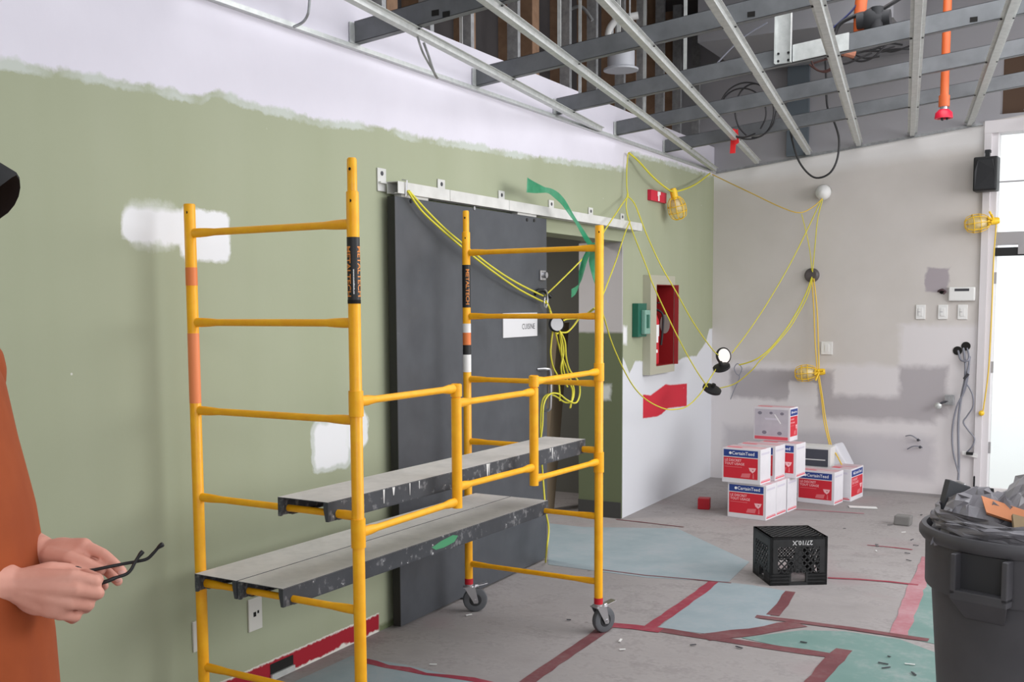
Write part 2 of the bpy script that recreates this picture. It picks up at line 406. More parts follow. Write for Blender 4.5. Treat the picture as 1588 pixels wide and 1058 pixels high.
hb = MB(); bwbox(hb, DU0 + .08, DU0 + .62, -0.16, -0.12, 3.0, 3.52); hb.build('opening_backing', plain('brown_board', (92, 72, 58), 0.9), wall_back)
# roof deck and the walls behind the camera and to the right, with their window openings
MB().box((-0.6, -5.5, 4.1), (1.2, 6.9, 4.25)).box((4.6, -5.5, 4.1), (6.7, 6.9, 4.25)).box((1.2, -5.5, 4.1), (4.6, -2.9, 4.25)).box((1.2, 4.5, 4.1), (4.6, 6.9, 4.25)).build('roof_deck', M['dark'], kind='structure')  # deck left open above the added overhead fill
MB().box((-0.2, -5.5, 0), (6.6, -5.4, 0.9)).box((-0.2, -5.5, 3.9), (6.6, -5.4, 4.1)).box((-0.2, -5.5, 0.9), (1.6, -5.4, 3.9)).box((6.2, -5.5, 0.9), (6.6, -5.4, 3.9)).build('wall_front', M['concrete'], kind='structure')
MB().box((6.5, -5.5, 0), (6.6, 6.9, 0.9)).box((6.5, -5.5, 3.9), (6.6, 6.9, 4.1)).box((6.5, -5.5, 0.9), (6.6, -3.7, 3.9)).box((6.5, 4.9, 0.9), (6.6, 6.9, 3.9)).build('wall_right', M['concrete'], kind='structure')
# the dim room behind the sliding door
MB().box((-0.34, 4.47, 0), (-0.2, 4.62, 2.6)).box((-2.6, 5.3, 0), (-0.2, 5.4, 2.6)).box((-2.7, 1.5, 0), (-2.6, 5.4, 2.6)).box((-2.6, 1.5, 0), (-0.2, 1.6, 2.6)).box((-2.7, 1.5, 2.6), (-0.2, 5.4, 2.7)).build('wall_inner_room', M['dark_room'], kind='structure')
def jamb_mat():
    m = Mat('jamb_paint', rough=0.75); x, y, z = m.pos(); n = m.noise(12, 3) - 0.5
    c = m.mix((98, 106, 78), (186, 182, 182), (z - 1.375 + n * 0.02).step(0.02)); c = m.mix(c, (204, 208, 204), boxmask(x + n * 0.05, z + n * 0.05, -0.16, -0.09, .88, .99, 0.03))
    return m.color(c).m
MB().box((-0.345, 4.455, 0.0), (-0.001, 4.469, 2.029)).build('trim_1', jamb_mat(), kind='structure')
MB().box((-0.345, 4.445, 0.0), (-0.003, 4.455, 0.12)).build('baseboard_jamb', plain('charcoal_base', (64, 64, 62), 0.6), kind='structure')
lp = MB().obox((-0.62, 4.6, 0.72), (0.02, 0, 0), Vector((0, .10, 0)), Vector((0.0, .14, .72)))
lp.build('leaning_board', plain('old_board', (118, 104, 84), 0.8), label='brownish board leaning upright in the dim room behind the sliding door', cat='board')
sh = thing('low_bench', 'low black bench in the dim room behind the sliding door', 'bench', loc=(-1.6, 3.9, 0))
MB().box((-0.3, -0.6, 0.72), (0.3, 0.9, 0.80)).build('bench_top', M['black'], sh)
for sx in (-.25, .25):
    for sy in (-.5, .8): MB().box((sx - .02, sy - .02, 0), (sx + .02, sy + .02, 0.72)).build('leg', M['black'], sh)

# ------------------------------------------------------------------ glass door at the right of the back wall
d1 = thing('door_1', kind='structure')
M['frame'] = plain('white_door_frame', (214, 210, 212), 0.5)
M['framegrey'] = plain('grey_aluminium', (168, 166, 168), 0.45, 0.3)
def bwb(name, mat, parent, u0, u1, n0, n1, z0, z1, **t): return bwbox(MB(), u0, u1, n0, n1, z0, z1).build(name, mat, parent, **t)
bwb('door_jamb', M['frame'], d1, DU0, DU0 + .05, -0.15, 0.025, 0, DH)
bwb('door_jamb', M['frame'], d1, DU0 + .05, DU0 + .095, -0.15, -0.01, 0, DH)
bwb('door_jamb', M['frame'], d1, DU1 - .09, DU1, -0.15, 0.015, 0, DH)
bwb('door_head', M['frame'], d1, DU0, DU1, -0.15, 0.03, DH - .075, DH + .02)
bwb('transom_bar', M['framegrey'], d1, DU0 + .095, DU1 - .09, -0.10, -0.02, 2.02, 2.12)
bwb('transom_muntin', M['framegrey'], d1, DU0 + .095, DU1 - .09, -0.075, -0.055, 2.505, 2.515)
bwb('door_closer', M['black'], d1, DU0 + .10, DU1 - .4, -0.06, -0.01, 1.935, 2.0)
cl = bwb('closer_arm', M['framegrey'], d1, DU0 + .26, DU0 + .31, -0.05, 0.0, 1.945, 2.03)
def glass_mat():
    m = bpy.data.materials.new('door_glass'); m.use_nodes = True; nt = m.node_tree; nt.nodes.clear()
    o = nt.nodes.new('ShaderNodeOutputMaterial'); t = nt.nodes.new('ShaderNodeBsdfTransparent'); g = nt.nodes.new('ShaderNodeBsdfGlossy'); x = nt.nodes.new('ShaderNodeMixShader')
    t.inputs[0].default_value = (.97, .98, .97, 1); g.inputs['Roughness'].default_value = 0.05; x.inputs[0].default_value = 0.05
    nt.links.new(t.outputs[0], x.inputs[1]); nt.links.new(g.outputs[0], x.inputs[2]); nt.links.new(x.outputs[0], o.inputs[0]); return m
M['glass'] = glass_mat()
bwb('transom_pane', M['glass'], d1, DU0 + .095, DU1 - .09, -0.068, -0.062, 2.12, DH - .075)
leaf = bwb('door_leaf', M['glass'], d1, DU0 + .10, DU1 - .095, -0.068, -0.062, 0.10, 2.01)
bwb('bottom_rail', plain('pale_door_rail', (226, 220, 220), 0.5), leaf, DU0 + .10, DU1 - .095, -0.085, -0.045, 0.01, 0.10)
for z in (1.72, 1.02, .38): bwb('hinge', M['framegrey'], leaf, DU0 + .088, DU0 + .112, -0.045, -0.02, z, z + .09)
bwb('threshold', M['framegrey'], d1, DU0 + .09, DU1, -0.15, 0.0, 0.0, 0.012)
MB().box((-3, 6.95, -0.12), (12, 14, -0.02)).build('ground_outside', plain('pale_paving', (236, 236, 234), 0.9), kind='structure')

# ------------------------------------------------------------------ CEILING FRAME (sloping, open)
cz = lambda x: CZ + CK * x
def cchan(mb, x0, x1, y, h, fl, t, up):
    """C joist along x at y, its underside on the sloping ceiling plane + up; web towards -y, flanges to +y"""
    for (ya, yb, za, zb) in ((y, y + t, 0, h), (y, y + fl, 0, t), (y, y + fl, h - t, h), (y + fl - t, y + fl, 0, .012), (y + fl - t, y + fl, h - .012, h)):
        vs = [(x, yy, cz(x) + up + zz) for zz in (za, zb) for x, yy in ((x0, ya), (x1, ya), (x1, yb), (x0, yb))]
        mb.add(vs, [(0, 3, 2, 1), (4, 5, 6, 7), (0, 1, 5, 4), (1, 2, 6, 5), (2, 3, 7, 6), (3, 0, 4, 7)])
    return mb
M['joist'] = plain('dull_galvanised_joist', (104, 107, 110), 0.5, 0.3, (120, 123, 126), 8)
jl = ['first', 'second', 'third', 'fourth', 'fifth']
HUP = 0.026
joists = []
for i, y in enumerate([1.20, 2.31, 3.32, 4.30, 5.30]):
    j = thing('ceiling_joist', 'grey metal ceiling joist, %s of the row towards the back wall' % jl[i], 'joist', 'sloping metal ceiling joists')
    cchan(MB(), 0.012, 6.45, y, .095, .042, .002, HUP).build('channel', M['joist'], j)
    MB().box((0.004, y - .03, cz(0) + HUP), (0.010, y + .05, cz(0) + HUP + .09)).build('end_clip', M['galvlight'], j)
    joists.append(j)
for y in (-0.9, 0.15):
    cchan(MB(), 0.012, 6.45, y, .095, .042, .002, HUP).build('ceiling_joist', M['joist'], label='grey metal ceiling joist on the near side of the row', cat='joist', group='near ceiling joists')
# punched slots in the joists
for (px, py, i) in ((675, 20, 0), (692, 22, 0), (1165, 22, 1), (1510, 30, 2)):
    P = at(px, py, 1, [1.20, 2.31, 3.32][i] - .001)
    MB().box((P.x - .018, P.y - .0015, P.z - .012), (P.x + .018, P.y + .0005, P.z + .012)).build('punched_slot', M['hole'], joists[i])
# hat channels screwed under the joists
hats = [((540, 0), (855, 165)), ((745, 0), (1080, 245)), ((930, 0), (1170, 250)), ((1100, 0), (1250, 235)), ((1265, 0), (1330, 222)), ((1425, 0), (1415, 205)), ((1575, 0), (1505, 190))]
def hat(A, B, name='hat_channel', **tags):
    A, B = Vector(A), Vector(B); d = (B - A).normalized(); s = d.cross(Vector((0, 0, 1))).normalized(); u = s.cross(d)
    prof = [(-.036, .0235), (-.036, .025), (-.0195, .025), (-.0165, .0015), (.0165, .0015), (.0195, .025), (.036, .025), (.036, .0235), (.0185, .0235), (.0175, 0), (-.0175, 0), (-.0185, .0235)]
    n = len(prof); vs = [P + s * a + u * b for P in (A, B) for a, b in prof]
    mb = MB().add(vs, [(i, (i + 1) % n, (i + 1) % n + n, i + n) for i in range(n)])
    return mb.build(name, M['galvlight'], **tags)
ordn = ['first', 'second', 'third', 'fourth', 'fifth', 'sixth', 'seventh']
for i, (a, b) in enumerate(hats):
    A, B = CE(*a), CE(*b); d = (B - A) / (B.y - A.y)
    ya = -1.6
    yb = min(6.6 - .07 * B.x, A.y + (0.03 - A.x) / d.x)
    yb = min(yb, 6.5)
    P, Q = A + d * (ya - A.y), A + d * (yb - A.y)
    h = thing('hat_channel', 'bright galvanised hat channel under the joists, %s counting from the painted green wall' % ordn[i], 'furring channel', 'hat channels under the joists')
    hat(P, Q, 'channel').parent = h
    dn = Vector((d.x, d.y, d.z)).normalized(); sd = dn.cross(Vector((0, 0, 1))).normalized()
    for jy in (1.2, 2.31, 3.32, 4.30, 5.30):
        if jy + .06 > yb: continue
        S = A + d * (jy + .02 - A.y)
        for e in (-.028, .028):
            c = S + sd * e + Vector((0, 0, .0215)); MB().cyl(c, c + Vector((0, 0, -.004)), .006, 8).build('screw', M['black'], h)
for k in (1, 2, 3):
    A, B = CE(1575, 0), CE(1505, 190); d = (B - A) / (B.y - A.y); P = A + d * (-1.6 - A.y); Q = A + d * (6.3 - A.y)
    off = Vector((.4 * k, 0, .04 * k)); hat(P + off, Q + off, label='bright galvanised hat channel out past the glass door', cat='furring channel', group='hat channels past the glass door')
# perimeter track on the walls
tr = MB()
tr.box((0.001, -5.3, CZ - .004), (0.030, 6.58, CZ - .002)).box((0.001, -5.3, CZ - .002), (0.003, 6.58, CZ + .026))
tr.build('wall_track', M['galvlight'], label='thin metal track along the top edge of the green wall', cat='track')
tb = MB()
for a, b, n0, n1, e0, e1 in ((0.02, 2.19, 0.002, 0.03, 0, .002), (0.02, 2.19, 0.002, 0.004, .002, .024)):
    vs = [bwp(u, n, cz(u) - .012 + e) for e in (e0, e1) for u, n in ((a, n0), (b, n0), (b, n1), (a, n1))]
    tb.add(vs, [(0, 3, 2, 1), (4, 5, 6, 7), (0, 1, 5, 4), (1, 2, 6, 5), (2, 3, 7, 6), (3, 0, 4, 7)])
tb.build('wall_track', M['galv'], label='thin sloping metal track along the top of the grey back wall', cat='track')
# hanger stud from the roof to the third joist
hs = thing('hanger_stud', 'bright metal hanger stud screwed to a joist beside the orange pipe', 'hanger')
P = at(1216, 62, 1, 3.31)
HX = P.x
MB().box((HX - .045, 3.300, cz(HX) + .03), (HX + .045, 3.303, 4.09)).box((HX - .045, 3.270, cz(HX) + .03), (HX - .043, 3.30, 4.09)).box((HX + .043, 3.270, cz(HX) + .03), (HX + .045, 3.30, 4.09)).build('stud', M['galvlight'], hs)
for dx in (-.028, .028):
    for dz in (.045, .085): MB().cyl((HX + dx, 3.2985, cz(HX) + dz), (HX + dx, 3.2955, cz(HX) + dz), .007, 8).build('screw', M['black'], hs)
MB().obox((HX + .20, 3.308, cz(HX + .2) + .075), (.15, 0, .015), (0, .004, 0), (0, 0, .046)).build('splice_plate', M['galvlight'], hs)
# hanger studs standing against the back wall above the ceiling
for i, (px, nm) in enumerate(((1240, 'blue-grey metal stud standing against the back wall above the ceiling frame'),)):
    P = BW(px, 150); MB().box((P.x - .09, P.y - .06, cz(P.x) + .01), (P.x + .09, P.y - .02, 4.09)).build('plenum_stud', plain('blue_grey_steel', (104, 114, 122), 0.5, 0.3), label=nm, cat='stud')
# hanger wires and straps in the plenum
wire = lambda pts, r, nm, mat, label, cat, group=None: MB().tube(smoothpath(pts), r, 6).build(nm, mat, smooth=60, label=label, cat=cat, group=group)
for i, (px, jy) in enumerate(((716, 2.31), (868, 2.31), (960, 2.31), (1063, 3.32), (1000, 4.3), (900, 3.32))):
    P = at(px, 80, 1, jy + .02); MB().box((P.x - .010, jy + .012, cz(P.x) + HUP + .02), (P.x + .010, jy + .016, 4.09)).build('hanger_strap', M['galvlight'], label='thin vertical metal hanger strap between the joists and the dark roof', cat='strap', group='hanger straps in the plenum')
# loose strap hanging in a V below the first hat channel
hx = CE(648, 57).x
v = [WX(x, y, hx + e) for x, y, e in ((646, 52, 0), (655, 80, 0), (668, 104, 0), (679, 122, 0), (673, 112, .01), (664, 85, .01), (657, 66, .01))]
MB().tube(smoothpath(v, 4), [(0.006, .0015)] * (len(v) * 4 - 3), 6).build('loose_strap', M['galv'], label='bent metal strap hanging in a narrow loop over the white wall band', cat='strap')
v = [WX(*p) for p in ((480, 0, .10), (478, 20, .10), (470, 34, .06), (455, 42, .03))]
MB().tube(smoothpath(v, 4), .006, 6).build('grey_flex_tail', M['galv'], smooth=60, label='short grey flexible tail curling onto the top of the white wall', cat='cable')
# plastic drape above the band, pipes, duct boxes
M['sheet'] = plain('translucent_grey_sheet', (176, 176, 184), 0.4)
can = thing('ceiling_fan_box', 'pale round box with rim hung in the plenum between joists', 'fan box')
P = at(963, 92, 1, 3.9)
MB().lathe([(.001, .07), (.075, .07), (.09, .05), (.09, -.05), (.115, -.062), (.115, -.074), (.08, -.074), (.001, -.074)], P, 20).build('housing', plain('pale_metal', (170, 172, 178), 0.5), can, smooth=40)
for s in (-.06, .06): MB().cyl((P.x + s, P.y, P.z + .065), (P.x + s, P.y, 4.09), .006, 6).build('rod', M['galv'], can)
MB().tube(smoothpath([P + Vector((-.03, 0, .075)), P + Vector((-.09, 0, .16)), P + Vector((-.04, 0, .25)), P + Vector((.1, .05, .28))]), .024, 10).build('flexible_pipe', plain('white_hose', (206, 206, 204), 0.5), smooth=60, label='white curved hose above the pale fan box in the plenum', cat='hose')
P = at(870, 50, 1, 4.2)
MB().tube(smoothpath([P + Vector((0, 0, -.1)), P + Vector((0, 0, .05)), P + Vector((.06, 0, .14)), P + Vector((.16, 0, .15)), P + Vector((.24, 0, .05))]), .012, 8).build('metal_conduit', M['galv'], smooth=60, label='thin arched metal conduit among the timber studs above the wall', cat='conduit')
MB().box((0.3, 5.2, 3.55), (1.7, 6.4, 3.95)).build('air_duct', plain('grey_duct', (150, 150, 154), 0.45, 0.4), label='grey sheet metal duct under the dark roof near the back wall', cat='duct')
for y in (5.5, 6.1): MB().box((0.28, y, 3.95), (0.30, y + .02, 4.1)).build('duct_strap', M['galv'], label='flat strap holding the grey duct to the roof', cat='strap', group='duct straps')
# orange sprinkler pipes
def px_on_y(x, y, Y): return at(x, y, 1, Y)
pt, pb = px_on_y(1470, 20, 4.75), px_on_y(1464, 163, 4.75)
sp = thing('sprinkler_drop', 'orange sprinkler drop pipe ending in a red cap below the joists', 'pipe', loc=(pb.x, pb.y, 0))
zz = pb.z
MB().cyl((0, 0, zz), (0.004, 0, 3.98), .026, 14).build('pipe', M['pipe'], sp, smooth=40)
MB().lathe([(.026, zz - .01), (.034, zz - .01), (.034, zz + .06), (.026, zz + .06)], n=14).build('reducer', M['pipe'], sp, smooth=40)
MB().cyl((0, 0, zz - .01), (0, 0, zz - .03), .022, 12).build('fitting', M['steel'], sp, smooth=40)
MB().lathe([(.001, zz - .028), (.03, zz - .028), (.052, zz - .05), (.056, zz - .085), (.04, zz - .085), (.03, zz - .05), (.001, zz - .045)], n=18).build('cap', plain('bright_red_plastic', (222, 32, 62), 0.4), sp, smooth=40)
for a in (0, 2.1, 4.2): MB().box((.02 * math.cos(a) - .006, .02 * math.sin(a) - .006, zz - .095), (.02 * math.cos(a) + .006, .02 * math.sin(a) + .006, zz - .03)).build('frame_arm', M['black'], sp)
a, b = px_on_y(1333, 60, 3.75), px_on_y(1337, -10, 3.75)
op = thing('sprinkler_main', 'orange sprinkler main with elbow and dark coupling above the joists', 'pipe')
MB().tube(smoothpath([a, a + Vector((0, 0, .15)), Vector((a.x + .02, a.y, b.z + .02)), Vector((a.x + .10, a.y, b.z + .10)), Vector((a.x + .3, a.y, b.z + .12)), Vector((a.x + 2.6, a.y, b.z + .14))], 5), .034, 14).build('pipe', M['pipe'], op, smooth=50)
MB().cyl(a + Vector((0, 0, .01)), a + Vector((0, 0, -.05)), .045, 14).build('elbow_end', plain('dark_iron', (70, 52, 48), 0.6), op, smooth=40)
c = px_on_y(1355, 30, 3.70)
MB().ball(c, .075, 14, (1, .8, .9)).cyl(c + Vector((-.09, 0, 0)), c + Vector((.09, 0, 0)), .045, 12).cyl(c + Vector((.02, -.02, -.1)), c + Vector((.02, -.02, .06)), .035, 10).build('coupling', M['blacksat'], op, smooth=40)
MB().cyl(px_on_y(1308, 80, 5.0), px_on_y(1322, 82, 5.0) + Vector((0, 0.05, 0)), .03, 10).build('capped_stub', plain('terracotta_plastic', (176, 116, 92), 0.6), label='small terracotta capped stub among cables above the joists', cat='pipe stub')
# black cables in the ceiling
def cy(pts, Y): return [at(x, y, 1, Y) for x, y in pts]
for k, (cx, cyy, rx, ry) in enumerate(((1160, 172, 44, 44), (1152, 175, 36, 38), (1170, 172, 30, 42))):
    pts = [(cx + rx * math.cos(t * .5 + k), cyy + ry * math.sin(t * .5 + k)) for t in range(13)]
    wire(cy(pts, 5.15 + .03 * k), .006, 'black_cable_coil', M['cable'], 'loop of thin black cable coiled above the joists by the red tag', 'cable', 'coiled black cable loops')
wire(cy([(1212, 155), (1222, 180), (1228, 215), (1240, 252), (1262, 275), (1285, 270), (1298, 248), (1301, 215), (1292, 185), (1283, 165), (1281, 120), (1279, 60)], 5.6), .008, 'black_cable', M['cable'], 'black cable dangling in a long loop in front of the back wall', 'cable')
wire(cy([(1292, 70), (1300, 40), (1325, 25), (1345, 20), (1355, 22), (1372, 12), (1400, -5)], 3.72), .012, 'black_cable', M['cable'], 'thick black cable arching beside the orange sprinkler main', 'cable')
wire(cy([(1275, 55), (1290, 45), (1318, 20), (1330, 5), (1334, -5)], 3.73), .006, 'black_cable', plain('blue_cable', (60, 66, 110), 0.6), 'thin blue cable rising beside the orange sprinkler main', 'cable')
for k in range(7):
    r = random.Random(k); x0, y0 = 1290 + 12 * k, 92 - 3 * k
    wire(cy([(x0, y0), (x0 + 18, y0 + r.uniform(-8, 10)), (x0 + 40, y0 + r.uniform(-14, 4)), (x0 + 62, y0 + r.uniform(-20, 4))], 5.0 + .05 * k), .007, 'black_cable', M['cable'], 'thin dark cable tangled above the joists behind the orange sprinkler main', 'cable', 'tangled cables above the joists')
for k, p in enumerate((((1255, 100), (1270, 110), (1285, 108), (1300, 95)), ((1258, 92), (1264, 106), (1280, 112), (1296, 104)), ((1262, 98), (1282, 92), (1305, 88), (1313, 78)))):
    wire(cy(p, 5.29), .007, 'brown_cable', plain('brown_cable', (86, 58, 54), 0.6), 'thin brown cable looped behind the fifth hat channel', 'cable', 'brown cables above the joists')
wire(cy([(1095, 118), (1110, 100), (1150, 60), (1190, 35)], 4.31), .006, 'grey_cable', M['greycable'], 'thin grey cable stretched across the open ceiling', 'cable')
tg = at(1137, 222, 1, 5.2)
tt = thing('red_tag', 'bright red tag tied to the black cable coil', 'tag')
MB().obox(tg, (.020, 0, 0), (0, .003, 0), (0.004, 0, .075)).build('tail', plain('signal_red', (232, 40, 44), 0.5), tt)
MB().obox(tg + Vector((.022, -.004, .04)), (.018, 0, .01), (0, .003, 0), (-.006, 0, .05)).build('tail', plain('signal_red_b', (232, 40, 44), 0.5), tt)
MB().ball(tg + Vector((.0, 0, .085)), .022, 8).build('knot', plain('signal_red_c', (222, 36, 42), 0.5), tt)

# ------------------------------------------------------------------ SLIDING DOOR AND ITS RAIL
DX0, DX1, DY0, DY1, DZ1 = 0.030, 0.072, 1.415, 3.055, 2.098
def door_mat():
    m = Mat('charcoal_door', rough=0.45, spec=0.4); n = m.noise(6, 5, obj=True) - 0.5; n2 = m.noise(60, 3, obj=True) - 0.5
    c = m.mix((66, 69, 74), (80, 83, 88), (n * 2).step(1)); c = m.mix(c, (150, 152, 155), (n + n2 - 0.42).step(0.08) * 0.5); m.color(c); return m.m
M['door'] = door_mat()
M['dooredge'] = plain('black_door_edge', (34, 34, 33), 0.6)
sd = thing('sliding_door', 'charcoal sliding door slab hanging from a white rail on the green wall', 'door', loc=(0, DY0, 0))
MB().box((DX0, .004, 0.012), (DX1, DY1 - DY0, DZ1)).build('door_slab', M['door'], sd, bevel=.002)
MB().box((DX0, 0, 0.012), (DX1 - .0005, .0038, DZ1)).build('edge_band', M['dooredge'], sd)
# pull handle, escutcheon, coat hook, bolts
hp = WX(841, 573, DX1)
hy, hz = hp.y - DY0, hp.z
MB().tube(smoothpath([(DX1, hy - .07, hz + .005), (DX1 + .045, hy - .03, hz + .005), (DX1 + .055, hy, hz - .02), (DX1 + .055, hy, hz - .2), (DX1 + .045, hy, hz - .245), (DX1, hy, hz - .25)], 4), .009, 8).build('pull_handle', M['steel'], sd, smooth=60)
e = WX(840, 427, DX1); MB().obox((DX1 + .006, e.y - DY0, e.z), (.006, 0, 0), (0, .035, 0), (0, 0, .03)).build('escutcheon', M['steel'], sd, bevel=.004)
kb = MB().cyl((DX1 + .012, e.y - DY0, e.z), (DX1 + .035, e.y - DY0, e.z), .018, 12); kb.build('knob', M['steel'], sd, smooth=40)
for px, py in ((637, 312), (735, 323), (817, 341), (828, 342)):
    b = WX(px, py, DX1); MB().cyl((DX1, b.y - DY0, b.z), (DX1 + .004, b.y - DY0, b.z), .010, 10).build('bolt', M['steel'] if px in (735,) else M['dooredge'], sd)
# sign plate
s0, s1 = WX(779, 486, DX1), WX(832, 521, DX1)
sg = thing('door_sign', 'white sign plate with dark outlined word on the charcoal sliding door', 'sign', loc=(0, 0, 0))
MB().box((DX1 + .0005, s0.y, s1.z), (DX1 + .006, s1.y, s0.z)).build('plate', plain('sign_white', (214, 214, 216), 0.5), sg, bevel=.001)
text_on('CUISINE', .046, (DX1 + .006, s1.y - .035, (s0.z + s1.z) / 2 - .012), (0, 1, 0), (0, 0, 1), M['text_dark'], 'lettering', sg, align='RIGHT')
# rail
RZ0, RZ1, RX = 2.112, 2.168, 0.086
ry0, ry1 = 1.425, 4.62
rl = thing('door_rail', 'white steel sliding door rail bolted along the green wall', 'rail')
j1, j2 = WX(698, 298, RX).y, WX(790, 314, RX).y
for a, b in ((ry0, j1 - .002), (j1 + .002, j2 - .002), (j2 + .002, ry1)):
    mb = MB()
    mb.box((.022, a, RZ1 - .003), (RX, b, RZ1)).box((RX - .003, a, RZ0), (RX, b, RZ1 - .003)).box((.022, a, RZ0), (.025, b, RZ1 - .003)).box((.025, a, RZ0), (.045, b, RZ0 + .003)).box((.065, a, RZ0), (RX - .003, b, RZ0 + .003))
    mb.build('rail_section', M['rail'], rl)
for px in (596, 688, 781, 858, 919, 968):
    P = WX(px, 300, .02)
    k = MB().box((.002, P.y - .035, RZ0 + .01), (.008, P.y + .035, RZ1 + .062)).box((.008, P.y - .03, RZ1 - .01), (.022, P.y + .03, RZ1 - .002)).build('bracket', M['rail'], rl, bevel=.001)
    MB().cyl((.008, P.y, RZ1 + .038), (.010, P.y, RZ1 + .038), .011, 10).build('bolt_hole', M['text_dark'], k)
for px, py in ((641, 304), (815, 331)):
    P = WX(px, py, .06); MB().box((.03, P.y - .12, 2.099), (.07, P.y + .12, 2.1115)).build('hanger_plate', M['rail'], rl)

# ------------------------------------------------------------------ SCAFFOLD
SW, SL = 0.737, 1.8365
RUNG = [1.8426 - .3178 * k for k in range(6)]
PR = 0.0205
SANG = -math.radians(2.2325)
sc = thing('rolling_scaffold', 'yellow steel rolling scaffold with ladder frames on grey casters', 'scaffold', loc=(0.145, 0, 0), rz=SANG)
SCM = Matrix.Translation((0.145, 0, 0)) @ Matrix.Rotation(SANG, 4, 'Z')
post_xy = {'A': (0, 0), 'B': (SW, 0), 'C': (0, SL), 'D': (SW, SL)}
PB = 0.142
for k, (x, y) in post_xy.items():
    pin = k in 'BC'
    prof = [(PR, PB), (PR, 1.943), (PR - .0025, 1.946)]
    if pin: prof += [(PR - .0045, 1.947), (PR - .0045, 2.046), (PR - .008, 2.052), (.0005, 2.052)]
    else: prof += [(PR - .004, 1.946), (PR - .004, 1.90), (.0005, 1.90)]
    p = MB().lathe(prof, (x, y, 0), 24).build('post', M['yellow'], sc, smooth=40)
    for hz in ([2.015] if pin else []) + [1.915]:
        MB().cyl((x + .3 * PR, y - PR * .945, hz), (x + .3 * PR, y - PR * .97, hz), .005, 10).build('pin_hole', M['hole'], p)
    MB().lathe([(PR + .0012, PB + .002), (PR + .0012, PB + .034), (PR, PB + .034)], (x, y, 0), 24).build('red_band', M['red'], p, smooth=40)
for y in (0, SL):
    for z in RUNG:
        xs = [PR * .6, .05, .085, .12, SW / 2, SW - .12, SW - .085, SW - .05, SW - PR * .6]
        rr = [(.0165, .0125), (.0165, .0125), (.0150, .0125), (.0125, .0125), (.0125, .0125), (.0125, .0125), (.0150, .0125), (.0165, .0125), (.0165, .0125)]
        # flattened, taller tube ends
        mb = MB(); n = 12; vs = []
        for x, (hz, hy) in zip(xs, rr): vs += [(x, y + hy * math.cos(2 * math.pi * j / n), z + hz * math.sin(2 * math.pi * j / n)) for j in range(n)]
        mb.add(vs, [(i * n + j, i * n + (j + 1) % n, (i + 1) * n + (j + 1) % n, (i + 1) * n + j) for i in range(len(xs) - 1) for j in range(n)])
        mb.build('rung', M['yellow'], sc, smooth=50)
# side guard: two outer gates and the middle bar set
def ybar(y0, y1, z0, z1, name='guard_bar'):
    ys = [y0, y0 + .05, y0 + .09, y1 - .09, y1 - .05, y1]; rr = [.0175, .0175, .0125, .0125, .0175, .0175]; n = 12; vs = []
    for y, h in zip(ys, rr):
        zc = z0 + (z1 - z0) * (y - y0) / (y1 - y0)
        vs += [(SW + .0125 * math.cos(2 * math.pi * j / n), y, zc + h * math.sin(2 * math.pi * j / n)) for j in range(n)]
    return MB().add(vs, [(i * n + j, i * n + (j + 1) % n, (i + 1) * n + (j + 1) % n, (i + 1) * n + j) for i in range(len(ys) - 1) for j in range(n)]).build(name, M['yellow'], sc, smooth=50)
G1, G2 = 0.600, 1.200
ybar(.012, G1, 1.268, 1.270); ybar(.012, G1, .832, .842)
ybar(G1, G2, 1.214, 1.214); ybar(G1, G2, .897, .893)
ybar(G2, SL - .012, 1.258, 1.264); ybar(G2, SL - .012, .842, .836)
for g, z0, z1 in ((G1, .818, 1.288), (G2, .815, 1.284)):
    gp = MB().lathe([(PR - .001, z0), (PR - .001, z1 - .055), (PR - .004, z1 - .053), (PR - .004, z1 - .05), (PR + .001, z1 - .048), (PR + .001, z1 - .004), (PR - .004, z1), (PR - .006, z1), (PR - .006, z1 - .03), (.0005, z1 - .03)], (SW, g, 0), 20).build('gate_post', M['yellow'], sc, smooth=40)
for (x, y) in ((SW, 0), (SW, SL)):
    for zc, hh in ((1.262, .042), (.833, .048)):
        MB().lathe([(PR, zc - hh), (PR + .004, zc - hh), (PR + .004, zc + hh), (PR, zc + hh)], (x, y, 0), 24).build('sleeve', M['yellow'], sc, smooth=40)
